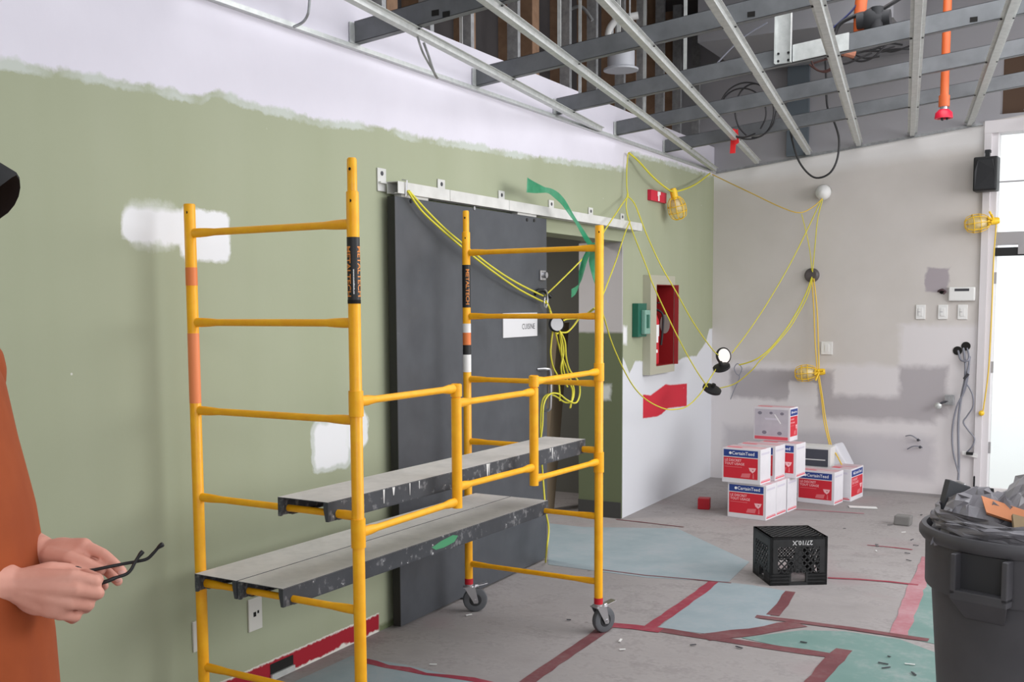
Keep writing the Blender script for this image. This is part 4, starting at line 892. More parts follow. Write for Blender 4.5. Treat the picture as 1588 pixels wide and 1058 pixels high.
# ------------------------------------------------------------------ THINGS ON THE BACK WALL
BR = Vector((math.cos(BANG), math.sin(BANG), 0)); BN = Vector((math.sin(BANG), -math.cos(BANG), 0)); ZU = Vector((0, 0, 1))
def bthing(name, px, py, label, cat, group=None, n=0.0):
    o = thing(name, label, cat, group); m = Matrix((BR, -BN, ZU)).transposed().to_4x4(); m.translation = BW(px, py, n); o.matrix_world = m; return o   # local x along wall, -y into the room
sws = ['left end', 'middle', 'right end']
for i, px in enumerate((1428, 1462.5, 1493)):
    o = bthing('wall_switch', px, 484, 'white wall switch at the %s of the row of three' % sws[i], 'switch', 'three wall switches')
    MB().box((-.036, -.012, -.058), (.036, -.0005, .058)).build('plate', M['white'], o, bevel=.003)
    MB().box((-.017, -.017, -.033), (.017, -.012, .033)).build('rocker', M['white'], o, bevel=.002)
    MB().box((-.02, -.0175, -.001), (.0, -.017, .002)).build('mark', M['text_grey'], o)
o = bthing('control_panel', 1493, 456, 'white alarm keypad with a dark display above the wall switches', 'keypad')
MB().box((-.10, -.035, -.055), (.095, -.0005, .055)).build('housing', M['white'], o, bevel=.01)
MB().box((-.055, -.037, .022), (.052, -.035, .042)).build('display', M['text_dark'], o)
o = bthing('wire_stub', 1461, 452, 'dark wire stub poking from the bare square beside the keypad', 'wire')
MB().tube(smoothpath([(-.03, -.001, 0), (0, -.03, .012), (.03, -.03, 0), (.02, -.05, -.02)]), .008, 6).build('wires', plain('dark_wires', (82, 62, 66), 0.6), o, smooth=60)
MB().lathe([(.001, 0), (.022, 0), (.022, .004), (.001, .004)], n=12).move(Matrix.Rotation(R90, 4, 'X')).build('wall_hole', M['hole'], o)
o = bthing('wall_switch', 1283, 540, 'lone white wall plate near the hanging yellow cords', 'switch')
MB().box((-.05, -.012, -.055), (.045, -.0005, .055)).build('plate', M['white'], o, bevel=.003); MB().box((-.017, -.016, -.033), (.017, -.012, .033)).build('rocker', M['white'], o)
sp2 = bthing('wall_speaker', 1532, 272, 'black wall speaker on a bracket at the white door frame', 'speaker', n=.03)
MB().prism([(-.085, -.14, -.13), (.085, -.14, -.13), (.085, 0, -.13), (-.085, 0, -.13)], (0, 0, .26)).build('cabinet', M['black'], sp2, bevel=.012)
MB().prism([(-.078, -.146, -.12), (.078, -.146, -.12), (.07, -.172, .02), (.055, -.16, .11), (-.055, -.16, .11), (-.07, -.172, .02)], (0, .02, 0)).build('grille', M['blacksat'], sp2, bevel=.008)
MB().box((-.015, -.06, .13), (.015, -.03, .19)).box((-.02, -.05, .17), (.02, .0, .19)).build('bracket', M['blacksat'], sp2)
# loose wiring by the door
wb_ = thing('loose_wiring', 'bundle of loose grey cables hanging from holes beside the door frame', 'wiring')
for px, py in ((1485, 544), (1498, 537)):
    h = MB().lathe([(.001, 0), (.035, 0), (.035, .004), (.001, .004)], n=14); m = Matrix((BR, -BN, ZU)).transposed().to_4x4(); m.translation = BW(px, py, .001); h.move(m @ Matrix.Rotation(R90, 4, 'X')).build('wall_hole', M['hole'], wb_)
def gc(pts, r=.008, mat='greycable'): MB().tube(smoothpath([BW(x, y, n) for x, y, n in pts]), r, 7).build('cable', M[mat], wb_, smooth=60)
gc([(1486, 544, 0), (1490, 558, .04), (1500, 560, .05), (1503, 552, .03)])
gc([(1494, 540, 0), (1497, 565, .04), (1496, 590, .04), (1490, 620, .04), (1486, 660, .04), (1487, 720, .05), (1486, 745, .06)], .009)
gc([(1500, 540, 0), (1503, 560, .04), (1498, 600, .05), (1484, 630, .05), (1477, 665, .05), (1478, 700, .05), (1487, 735, .06)], .007)
gc([(1499, 595, .05), (1508, 612, .05), (1509, 630, .05), (1500, 645, .04), (1494, 655, .04), (1502, 668, .04), (1511, 680, .04), (1508, 692, .04), (1500, 701, .03)], .006, 'greycable')
gc([(1504, 553, .03), (1500, 580, .05), (1492, 615, .05)], .008)
MB().tube([BW(1495, 588, .06), BW(1502, 580, .06)], .012, 6).build('splice', M['text_dark'], wb_)
o = bthing('switch_box', 1472, 622, 'small steel device dangling on wires beside the door frame', 'device', n=.03)
MB().box((-.03, -.03, -.03), (.04, 0, .05)).build('body', M['galv'], o, bevel=.004); MB().tube(smoothpath([(0, -.02, 0), (-.04, -.03, -.01), (-.07, -.04, -.03)]), .010, 6).build('lead', M['text_dark'], o, smooth=50); MB().ball((-.075, -.04, -.04), .028, 8, (1, .6, 1)).build('wire_nut', M['galvlight'], o, smooth=50)
o = bthing('outlet_box', 1487, 755, 'shiny steel outlet box dangling low on grey cables', 'outlet box', n=.06)
MB().prism([(-.05, -.03, -.035), (.0, -.05, -.045), (.05, -.03, -.02), (.05, 0, .03), (0, .0, .05), (-.05, 0, .03)], (.004, -.03, .004)).build('box', M['steel'], o, bevel=.006)
o = bthing('loose_socket', 1504, 703, 'flat white cover plate with dark socket hanging beside the door frame', 'socket', n=.03)
MB().obox((0, 0, -.01), (.055, 0, -.01), (0, .004, 0), (0, 0, .015)).build('plate', M['white'], o); MB().box((-.025, -.02, -.012), (.025, -.004, .01)).build('socket', M['black'], o)
for i, (px, py) in enumerate(((1425, 681), (1428, 692))):
    o = bthing('wire_tail', px, py, 'short grey wire tail poking from the low part of the grey wall, %s one' % ('upper', 'lower')[i], 'wire')
    MB().tube(smoothpath([(-.10, -.02, .02 - .05 * i), (-.05, -.04, .03 - .03 * i), (0, -.03, .0), (.01, 0, -.01)]), .005, 6).build('strand', M['greycable'], o, smooth=50); MB().ball((.0, -.03, -.005), .012, 8).build('connector', M['text_dark'], o)
o = bthing('hanging_wire', 1148, 585, 'thin dark wire with a loop hanging on the back wall near the corner', 'wire', n=.05)
MB().tube(smoothpath([(.0, -.02, .02), (.02, -.02, .08), (-.02, -.02, .12), (-.05, -.02, .08), (-.03, -.02, .03), (0, -.02, .0), (-.05, -.02, -.12), (-.08, -.02, -.2)]), .004, 5).build('strand', M['greycable'], o, smooth=50)
# shadow gap at the wall foot, drawn as a thin grey strip
bwb('shadow_gap_back', plain('shadow_gap_grey', (150, 146, 146), 0.7), None, 0.25, DU0, 0.0, 0.008, 0.0, 0.02, kind='structure')

# ------------------------------------------------------------------ FLOOR SHEETS AND TAPE
def sheet(poly, mat, label, h=.0015, lift=0.0005, name='floor_sheet'):
    P = [FL(x, y, 0) for x, y in poly]; return MB().prism([(p.x, p.y, lift) for p in P], (0, 0, h)).build(name, mat, label=label, cat='floor sheet')
sheet([(850, 812), (905, 818), (1050, 820), (1162, 872), (1130, 903), (1000, 896), (880, 880), (850, 876)], M['tealb'], 'pale blue-green protection sheet on the floor behind the scaffold')
sheet([(1112, 902), (1165, 908), (1225, 918), (1192, 958), (1172, 960), (1215, 968), (1110, 985), (1020, 975)], M['tealb'], 'pale blue-green protection sheet between red tapes below the milk crate')
sheet([(1150, 990), (1245, 978), (1310, 980), (1395, 992), (1470, 1020), (1500, 1058), (1480, 1130), (1215, 1110), (1285, 1020)], M['teal'], 'teal protection sheet on the floor in front of the bin')
sheet([(1442, 872), (1500, 878), (1500, 1010), (1395, 988)], M['teal'], 'narrow teal protection sheet on the floor beside the bin')
sheet([(430, 1070), (545, 1018), (630, 1032), (790, 1070), (700, 1120), (440, 1120)], M['tealb'], 'pale sheet corner on the floor beside the near scaffold leg')
def tape(pts, w, mat, label, lift, ragged=0.15):
    P = [FL(x, y, 0) for x, y in pts]; L = []; Rr = []; rr = random.Random(len(label) * 7 + int(pts[0][0])); Q = []
    for a, b in zip(P, P[1:]):
        n = max(2, int((b - a).length / .08)); Q += [a + (b - a) * (i / n) for i in range(n)]
    Q.append(P[-1])
    for i, p in enumerate(Q):
        t = (Q[min(i + 1, len(Q) - 1)] - Q[max(i - 1, 0)]).normalized(); s = Vector((-t.y, t.x, 0)); ww = w / 2
        L.append(p + s * ww * (1 + rr.uniform(-ragged, ragged))); Rr.append(p - s * ww * (1 + rr.uniform(-ragged, ragged)))
    n = len(Q); up = [(q.x, q.y, lift + .0004) for q in L + Rr]; dn = [(q.x, q.y, lift) for q in L + Rr]; m = 2 * n
    fs = [(i, i + 1, n + i + 1, n + i) for i in range(n - 1)] + [(m + i, m + n + i, m + n + i + 1, m + i + 1) for i in range(n - 1)] + [(i, m + i, m + i + 1, i + 1) for i in range(n - 1)] + [(n + i, n + i + 1, m + n + i + 1, m + n + i) for i in range(n - 1)] + [(0, n, m + n, m), (n - 1, m + n - 1, m + 2 * n - 1, 2 * n - 1)]
    MB().add(up + dn, fs).build('floor_tape', mat, label=label, cat='tape')
T1, T2, T3 = .0021, .0026, .0031
tape([(808, 1066), (870, 1022), (942, 972)], .062, M['tapedark'], 'dirty red tape running from the far scaffold caster towards the near edge of the floor', T1)
tape([(945, 970), (985, 973), (1025, 979)], .075, M['tape'], 'short wide red tape right beside the far scaffold caster', T2)
tape([(1003, 976), (1060, 938), (1108, 902)], .060, M['tape'], 'red tape along the edge of the pale sheet between caster and crate', T1)
tape([(1015, 976), (1090, 988), (1180, 1002), (1285, 1017)], .070, M['tapedark'], 'dirty red tape under the lower edge of the teal triangle', T1)
tape([(1092, 990), (1170, 980), (1240, 968)], .105, M['tapedark'], 'broad doubled red tape slanting to a point', T2)
tape([(1172, 957), (1230, 964), (1320, 976), (1440, 994)], .055, M['tapedark'], 'long dirty red tape running from the doubled tape to the bin', T3)
tape([(1198, 955), (1214, 938), (1226, 918)], .062, M['tapedark'], 'short brown-red tape leading up towards the milk crate', T1)
tape([(1392, 986), (1405, 955), (1420, 915), (1442, 865)], .085, M['tapepink'], 'dusty pink tape strip beside the narrow teal sheet', T1)
tape([(1245, 1080), (1280, 1040), (1308, 1008)], .075, M['tapedark'], 'dark red tape strip at the left edge of the teal sheet before the bin', T2)
tape([(1284, 897), (1330, 899), (1380, 903), (1424, 908)], .028, M['tape'], 'thin torn red and black tape edge lying behind the milk crate', T2)
tape([(555, 1024), (600, 1034), (660, 1046), (730, 1056), (800, 1066)], .045, M['tape'], 'ragged torn red tape near the near scaffold leg', T2, .6)
tape([(1345, 846), (1380, 849), (1415, 853)], .018, M['tape'], 'thin red tape scrap on the bare floor before the boxes', T1, .5)
tape([(930, 884), (1000, 893), (1070, 899), (1134, 905)], .018, M['tapedark'], 'thin dark seam tape along the pale blue-green sheet', T2)
tape([(1225, 790), (1280, 793), (1340, 797)], .03, M['tapepink'], 'faint pink tape on the floor in front of the boxes', T1)
tape([(955, 806), (1010, 812), (1060, 818)], .02, M['tapedark'], 'thin dark tape scrap by the corner of the doorway', T1, .5)
# debris
MB().box((-.045, -.045, 0), (.045, .045, .085)).move(Matrix.Translation(FL(1092, 789)) @ Matrix.Rotation(.2, 4, 'Z')).build('red_block', plain('red_plastic_block', (176, 16, 34), 0.5), bevel=.006, label='small red plastic block standing on the floor near the white wall foot', cat='block')
MB().prism([(-.06, -.04, 0), (.05, -.05, 0), (.06, .04, 0), (-.05, .05, 0)], (.005, 0, .07)).move(Matrix.Translation(FL(1400, 814))).build('concrete_lump', plain('grey_lump', (120, 118, 116), 0.9), bevel=.01, label='grey lump of rubble on the bare floor left of the bin', cat='rubble')
rs = random.Random(11)
for i in range(26):
    px, py = rs.choice([(rs.uniform(1300, 1430), rs.uniform(800, 900)), (rs.uniform(650, 930), rs.uniform(930, 1050)), (rs.uniform(960, 1420), rs.uniform(990, 1055))])
    p = FL(px, py); a = rs.uniform(0, 6.28); l = rs.uniform(.006, .022); w = rs.uniform(.002, .005)
    MB().obox((p.x, p.y, .0072), (l * math.cos(a), l * math.sin(a), 0), (-w * math.sin(a), w * math.cos(a), 0), (0, 0, .0015)).build('floor_scrap', M['text_dark'] if i % 3 else M['splash'], label='tiny %s scrap of debris lying on the dusty floor' % ('dark' if i % 3 else 'white'), cat='scrap', group='tiny %s scraps on the floor' % ('dark' if i % 3 else 'white'))
p = FL(1338, 788); MB().obox((p.x, p.y, .006), (.10, .02, 0), (-.01, .03, 0), (0, 0, .003)).build('paper_scrap', M['white'], label='white paper scrap on the floor by the last box', cat='paper')
p = FL(708, 926); MB().tube(smoothpath([(p.x - .06, p.y + .05, .006), (p.x, p.y, .008), (p.x + .05, p.y - .03, .006), (p.x + .08, p.y + .01, .006)]), .005, 6).build('bent_wire', M['cable'], label='short bent dark wire on the floor beside the far wheel', cat='wire')

# ------------------------------------------------------------------ BOXES
M['carton'] = plain('white_carton', (224, 222, 226), 0.7, c2=(214, 211, 216), scale=4)
M['cartondust'] = plain('dusty_carton_top', (212, 190, 194), 0.8, c2=(196, 176, 182), scale=6)
M['boxred'] = plain('box_red', (206, 36, 52), 0.55)
M['boxpink'] = plain('box_faded_red', (222, 90, 104), 0.6)
M['boxblue'] = plain('box_blue', (36, 62, 134), 0.55)
M['boxgrey'] = plain('box_grey_print', (196, 192, 200), 0.6, c2=(186, 182, 192))
BWD, BDP, BHT = .30, .19, .258
def carton(loc, rz, label, faces=('F',), w=BWD, d=BDP, h=BHT, greyfront=False):
    """carton with its front-left-bottom corner at loc; label panel on F(ront) and/or R(ight)"""
    o = thing('compound_box', label, 'box', 'boxes of compound by the back wall', loc=loc, rz=rz)
    MB().box((0, 0, 0), (w, d, h)).build('carton', M['carton'], o, bevel=.003)
    MB().box((.004, .004, h), (w - .004, d - .004, h + .001)).build('top_flaps', M['cartondust'], o)
    MB().box((.02, .03, h + .001), (w * .45, d * .35, h + .0016)).build('top_print', M['boxpink'], o)
    MB().box((.001, d / 2 - .004, h + .001), (w - .001, d / 2 + .004, h + .0018)).build('flap_seam', M['boxpink'], o)
    for f in ('F', 'R'):
        if f == 'F': org, rt, nn, ww = Vector((0, 0, 0)), Vector((1, 0, 0)), Vector((0, -1, 0)), w
        else: org, rt, nn, ww = Vector((w, 0, 0)), Vector((0, 1, 0)), Vector((1, 0, 0)), d
        def panel(name, u0, u1, z0, z1, mat, lift=.0006, poly=None):
            pts = poly or [(u0, z0), (u1, z0), (u1, z1), (u0, z1)]
            return MB().prism([org + rt * (u * ww) + ZU * (z * h) + nn * .0002 for u, z in pts], nn * lift).build(name, mat, o)
        if f in faces:
            bl = panel('blue_panel', .04, .93, .76, .955, M['boxblue']); rd = panel('red_panel', .04, .93, .14, .735, M['boxred'])
            P = lambda u, z, e=.0009: org + rt * (u * ww) + ZU * (z * h) + nn * e
            text_on('CertainTeed', ww * .115, P(.55, .858), rt, ZU, M['text_white'], 'lettering', bl, .0004, off=0)
            MB().prism([P(.215 + .035 * math.cos(t), .858 + .042 * math.sin(t), .0008) for t in [k * math.pi / 6 for k in range(12)]], nn * .0005).build('emblem', M['text_white'], bl)
            text_on('LE DISCRET', ww * .085, P(.07, .65), rt, ZU, M['pinkprint'], 'lettering', rd, .0004, 'LEFT', 0); text_on('TOUT USAGE', ww * .085, P(.07, .55), rt, ZU, M['pinkprint'], 'lettering', rd, .0004, 'LEFT', 0)
            MB().prism([P(.07, .455), P(.52, .455), P(.52, .47), P(.07, .47)], nn * .0003).build('print_line', M['pinkline'], rd)
            MB().prism([P(.70, .47), P(.89, .47), P(.86, .38), P(.80, .32), P(.73, .38)], nn * .0004).build('hawk_picture', M['pinkprint'], rd)
            MB().prism([P(.78, .42), P(.83, .42), P(.81, .39)], nn * .0006).build('hawk_mark', M['reddark'], rd)
            MB().prism([P(.49, .18), P(.72, .18), P(.75, .31), P(.53, .29)], nn * .0004).build('badge', M['pinkline'], rd)
            MB().prism([P(.80, .17), P(.84, .17), P(.83, .31), P(.81, .31)], nn * .0004).build('handle_picture', M['pinkline'], rd)
        elif greyfront and f == 'F':
            panel('grey_panel', .03, .95, .14, .94, M['boxgrey']); st = panel('red_strip', .03, .95, .03, .125, M['boxpink'])
            for u, z, s in ((.17, .82, .05), (.48, .83, .04), (.78, .82, .045), (.30, .24, .055), (.72, .23, .055)):
                MB().prism([org + rt * ((u + s * 1.2 * math.cos(t)) * ww) + ZU * ((z + s * math.sin(t)) * h) + nn * .0009 for t in [k * math.pi / 5 for k in range(10)]], nn * .0003).build('print_spot', M['text_grey'], o)
            MB().prism([org + rt * (u * ww) + ZU * (z * h) + nn * .0009 for u, z in ((.30, .68), (.70, .68), (.68, .62), (.33, .62))], nn * .0003).build('print_line', M['textpale'], o)
            MB().prism([org + rt * (u * ww) + ZU * (z * h) + nn * .0010 for u, z in ((.56, .80), (.60, .79), (.76, .53), (.74, .51))], nn * .0003).build('print_streak', M['text_white'], o)
        else:
            st = panel('red_strip', .05, .95, .05, .085, M['boxpink']); panel('red_strip', .08, .9, .10, .112, M['boxpink'])
            panel('faint_print', .08, .85, .84, .90, M['textpale'])
    return o
M['pinkprint'] = plain('pink_print', (240, 186, 190), 0.6); M['pinkline'] = plain('pink_line', (222, 112, 118), 0.6); M['textpale'] = plain('pale_print', (206, 202, 214), 0.6)
BA = -math.radians(8)
b1 = FL(1128, 801); carton((b1.x, b1.y, 0), BA, 'white compound box with red label, bottom of the tall stack')
c2 = FL(1119.5, 747, BHT + .002); carton((c2.x, c2.y, BHT + .002), BA, 'white compound box with red label, second of the tall stack')
ux, uy = Vector((math.cos(BA), math.sin(BA), 0)), Vector((-math.sin(BA), math.cos(BA), 0))
Bv = Vector((b1.x, b1.y, 0))
b6 = Bv + uy * (BDP + .004); carton(b6, BA, 'white compound box standing directly behind the bottom box of the tall stack')
c4 = Vector((c2.x, c2.y, BHT + .002)) + uy * (BDP + .055) + ux * .012; carton(c4, BA, 'white compound box in the second layer with its red front nearly hidden')
b9 = b6 + uy * (BDP + .012) + ux * .005; carton(b9, BA, 'white compound box at the back of the bottom row of the tall stack')
c5 = c4 + uy * (BDP + .006) + ux * .085; carton(c5, BA, 'white compound box at the back of the second layer with a sliver of red label')
c3 = FL(1168.5, 681.5, 2 * BHT + .005); carton((c3.x, c3.y, 2 * BHT + .005), BA + .02, 'topmost compound box with its grey printed side forward', faces=('R',), greyfront=True, w=.29, d=.17)
b7 = FL(1236, 778); carton((b7.x, b7.y, 0), BA - .02, 'white compound box with red label standing alone beside the stack')
fr = FL(1319, 778.5); b8 = Vector((fr.x, fr.y, 0)) - ux * .19; carton(b8, BA, 'white compound box with red label on its narrow end, behind the lone box', faces=('R',), w=.19, d=.30)
# dark boxed appliance and a white bag behind the boxes
p = BW(1261, 727, .42)
ap = thing('boxed_heater', 'dark appliance in a white frame behind the compound boxes', 'appliance', loc=(p.x, p.y, 0), rz=BANG)
MB().box((-.14, 0, .0), (.14, .2, .40)).build('case', M['white'], ap, bevel=.004)
MB().box((-.12, -.006, .24), (.12, 0, .38)).build('panel', plain('slate_panel', (74, 76, 86), 0.5), ap); MB().box((-.12, -.006, .03), (.12, 0, .20)).build('panel', M['black'], ap); MB().box((-.10, -.008, .29), (.10, -.006, .298)).build('trim_line', M['white'], ap)
p = BW(1288, 722, .35)
bgm = MB().prism([(-.14, 0, .0), (.16, .02, 0), (.12, .05, .25), (.02, .08, .42), (-.05, .04, .38)], (.03, .16, 0)); bgm.move(Matrix.Translation((p.x, p.y, 0))).build('plastic_bag', plain('white_bag', (206, 206, 212), 0.4), bevel=.02, label='white folded plastic bag slumped behind the compound boxes', cat='bag')

# ------------------------------------------------------------------ MILK CRATE (upside down)
cA, cB, cL = FL(1194, 909), FL(1285, 909), FL(1163, 887)
cang = math.atan2(cB.y - cA.y, cB.x - cA.x) + .09; cw = (cB - cA).length; cd_ = (cL - cA).length; CH = .275
cr = thing('milk_crate', 'black plastic milk crate turned upside down on the floor', 'crate', loc=(cA.x, cA.y, 0), rz=cang)
M['crate'] = plain('black_crate_plastic', (30, 31, 32), 0.45, c2=(42, 43, 44), scale=20)
cd_ = .31
def crate_side(org, ux_, w, handle_low=True, shift=0.0):
    org, ux_ = Vector(org), Vector(ux_); nn = ux_.cross(ZU)        # outward
    mb = MB()
    def bar(u0, z0, u1, z1, t=.006, dep=.007):
        a, b = org + ux_ * u0 + ZU * z0, org + ux_ * u1 + ZU * z1; d = (b - a).normalized(); s = nn.cross(d).normalized()
        mb.obox((a + b) / 2 - nn * dep, (b - a) / 2, s * t, nn * dep)
    def pan(u0, u1, z0, z1, dep=.008): mb.obox(org + ux_ * ((u0 + u1) / 2) + ZU * ((z0 + z1) / 2) - nn * dep, ux_ * ((u1 - u0) / 2), ZU * ((z1 - z0) / 2), nn * dep)
    pan(0, w, CH - .058, CH)                                      # solid band (crate bottom, now on top)
    pan(0, .045, .07, CH - .058); pan(w - .045, w, .07, CH - .058)
    for z0, z1, dp in ((0, .017, .011), (.022, .036, .009), (.041, .055, .009), (.060, .070, .010)):
        if handle_low and z0 > .01: pan(0, w * .34, z0, z1, dp); pan(w * .66, w, z0, z1, dp)
        else: pan(0, w, z0, z1, dp)
    pan(0, w * .34, .0, .07, .006); pan(w * .66, w, 0, .07, .006)
    if handle_low: bar(w * .30, .066, w * .37, .088, .006); bar(w * .37, .088, w * .63, .088, .006); bar(w * .63, .088, w * .70, .066, .006); pan(w * .34, w * .37, .015, .09); pan(w * .63, w * .66, .015, .09)
    z0, z1, u0, u1 = .07, CH - .058, .045, w - .045; H, st = z1 - z0, .037
    k = u0 - H
    while k < u1:
        a, b = max(k, u0), min(k + H, u1)
        if b - a > .004: bar(a, z0 + (a - k), b, z0 + (b - k), .0036, .003); bar(a, z1 - (a - k), b, z1 - (b - k), .0036, .003)
        k += st
    o = mb.build('side_panel', M['crate'], cr); return o
fp = crate_side((0, 0, 0), (1, 0, 0), cw); crate_side((cw, 0, 0), (0, 1, 0), cd_); crate_side((cw, cd_, 0), (-1, 0, 0), cw); crate_side((0, cd_, 0), (0, -1, 0), cd_)
# solid panel in the middle of the front
MB().prism([(cw * .42, -.001 + .003, .09), (cw * .62, .002, .09), (cw * .55, .002, .15), (cw * .58, .002, CH - .06), (cw * .46, .002, CH - .06), (cw * .40, .002, .14)], (0, .010, 0)).build('centre_web', M['crate'], cr)
gm = MB(); gm.box((0, 0, CH - .014), (cw, .014, CH)).box((0, cd_ - .014, CH - .014), (cw, cd_, CH)).box((0, .014, CH - .014), (.014, cd_ - .014, CH)).box((cw - .014, .014, CH - .014), (cw, cd_ - .014, CH))
k = -cd_
while k < cw:
    a, b = max(k, .01), min(k + cd_, cw - .01)
    if b - a > .01:
        P0, P1 = Vector((a, (a - k), CH - .006)), Vector((b, (b - k), CH - .006)); d = (P1 - P0).normalized(); s = Vector((-d.y, d.x, 0))
        gm.obox((P0 + P1) / 2, (P1 - P0) / 2, s * .0032, ZU * .006)
    k += .038
gm.build('base_grid', M['crate'], cr)
text_on('27/10.X', .036, (cw * .56, -.0012, CH - .032), (-1, 0, 0), (0, 0, -1), plain('crate_print', (196, 196, 196), 0.6), 'lettering', fp, .0006, off=0)

# ------------------------------------------------------------------ BIN
bc = atd(1592, 830, 3.42); BZ = .862
bn = thing('waste_bin', 'large grey round waste bin heaped with construction rubbish', 'bin', loc=(bc.x, bc.y, 0), rz=0)
M['bin'] = plain('grey_bin_plastic', (74, 73, 77), 0.5, c2=(84, 83, 87), scale=5)
RB = .298
MB().lathe([(.22, 0), (.228, .01), (.232, .06), (RB - .022, BZ - .20), (RB - .004, BZ - .195), (RB - .002, BZ - .19), (RB + .0, BZ - .045), (RB + .012, BZ - .042), (RB + .020, BZ - .03), (RB + .020, BZ - .012), (RB + .012, BZ), (RB - .002, BZ), (RB - .012, BZ - .03), (RB - .03, BZ - .2), (.222, .05), (.001, .03)], n=56).build('body', M['bin'], bn, smooth=35)
# moulded handle facing the camera side
ha = math.atan2(CAM.y - bc.y, CAM.x - bc.x) - .38
hd, ht = Vector((math.cos(ha), math.sin(ha), 0)), Vector((-math.sin(ha), math.cos(ha), 0))
hm = MB()
for u0, u1, z0, z1 in ((-.085, -.068, -.17, -.045), (.068, .085, -.17, -.045), (-.085, .085, -.185, -.155)):
    hm.obox(hd * (RB + .018) + ht * ((u0 + u1) / 2) + ZU * (BZ + (z0 + z1) / 2), ht * ((u1 - u0) / 2), ZU * ((z1 - z0) / 2), hd * .022)
hm.prism([hd * (RB + .036) - ht * .085 + ZU * (BZ - .185), hd * (RB + .036) + ht * .085 + ZU * (BZ - .185), hd * (RB - .015) + ht * .06 + ZU * (BZ - .25), hd * (RB - .015) - ht * .06 + ZU * (BZ - .25)], ZU * .006 - hd * .004)
hm.build('handle', M['bin'], bn, bevel=.004)
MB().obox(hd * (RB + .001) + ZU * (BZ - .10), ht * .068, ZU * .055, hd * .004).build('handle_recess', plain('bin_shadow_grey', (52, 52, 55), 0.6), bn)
M['bag'] = plain('grey_bin_liner', (140, 138, 144), 0.35, c2=(118, 116, 122), scale=9)
M['bagl'] = plain('pale_film', (160, 158, 162), 0.35, c2=(142, 139, 143), scale=7)
def crumple(n, fn, seed, amp, sub=1):
    """a crumpled film: grid of points from fn(u,v) pushed about, thick"""
    r = random.Random(seed); vs = []; N = n
    for i in range(N + 1):
        for j in range(N + 1):
            p = Vector(fn(i / N, j / N)); vs.append(p + Vector((r.uniform(-amp, amp), r.uniform(-amp, amp), r.uniform(-amp, amp))))
    fs = []
    for i in range(N):
        for j in range(N):
            a, b, c, d = i * (N + 1) + j, i * (N + 1) + j + 1, (i + 1) * (N + 1) + j + 1, (i + 1) * (N + 1) + j
            fs += ([(a, b, c), (a, c, d)] if r.random() < .5 else [(a, b, d), (b, c, d)])
    m = len(vs); return MB().add(vs + [v - Vector((0, 0, .004)) for v in vs], fs + [tuple(x + m for x in reversed(f)) for f in fs])
def liner(u, v):
    a = u * 2 * math.pi; q = [(.21, -.12), (.268, -.01), (.282, .02), (.266, .05)]
    t = v * 3; k = min(int(t), 2); f = t - k; r = q[k][0] * (1 - f) + q[k + 1][0] * f; z = q[k][1] * (1 - f) + q[k + 1][1] * f
    return (bc.x + r * math.cos(a), bc.y + r * math.sin(a), BZ - .005 + z * 1.2)
lo = crumple(26, liner, 4, .011)
lo.build('bin_liner', M['bag'], label='crumpled grey plastic liner bag inside the rim of the bin', cat='bag')
crv = -CR * 1.0
def heap(cx, cy, rx, ry, h, z0): return lambda u, v: (cx + rx * (2 * u - 1), cy + ry * (2 * v - 1), z0 + h * max(0, 1 - ((2 * u - 1) ** 2 + (2 * v - 1) ** 2) * .8) ** .7)
crumple(14, heap(bc.x - CR.x * .15, bc.y - CR.y * .15 + .03, .13, .15, .15, BZ - .03), 9, .016).build('rubbish_bag', M['bag'], label='grey crumpled plastic bag heaped over the near lip of the bin', cat='bag')
crumple(16, heap(bc.x + .07, bc.y + .08, .17, .17, .22, BZ - .03), 5, .012).build('plastic_film', M['bagl'], label='pale heap of plastic film bulging from the bin', cat='film')
MB().obox((bc.x - .03, bc.y - .13, BZ + .06), (.085, .03, -.03), (-.01, .03, .02), (0.0, -.004, .004)).build('orange_cardboard', plain('orange_card', (206, 132, 88), 0.7), label='torn orange cardboard strip on top of the bin rubbish', cat='cardboard')
MB().obox((bc.x + .05, bc.y - .21, BZ + .035), (.08, .012, -.02), (-.005, .04, .015), (0.002, -.004, .004)).build('brown_cardboard', plain('brown_card', (142, 122, 92), 0.8), label='torn brown cardboard piece beside the orange strip in the bin', cat='cardboard')
MB().cyl((bc.x + .14, bc.y - .16, BZ + .06), (bc.x + .15, bc.y - .10, BZ + .20), .09, 22).build('tape_roll', plain('beige_roll', (196, 178, 160), 0.7), smooth=40, label='beige round roll sticking out of the bin rubbish', cat='roll')
q = atd(1467, 772, 3.55); MB().obox(q + Vector((.015, 0, -.05)), CR * .035 - CU * .012, CU * .10 + CR * .025, CF * .02).build('black_offcut', plain('dark_offcut', (74, 76, 80), 0.6), bevel=.004, label='dark grey square offcut leaning out over the left of the bin', cat='offcut')
q = atd(1523, 785, 3.6); MB().obox(q + Vector((0, 0, -.05)), CR * .045, CU * .11 - CR * .01, CF * .015).box((q.x - .03, q.y - .004, q.z + .04), (q.x - .024, q.y + .004, q.z + .1)).build('dark_box', M['blacksat'], bevel=.003, label='black carton corner sticking up from the bin rubbish', cat='carton')

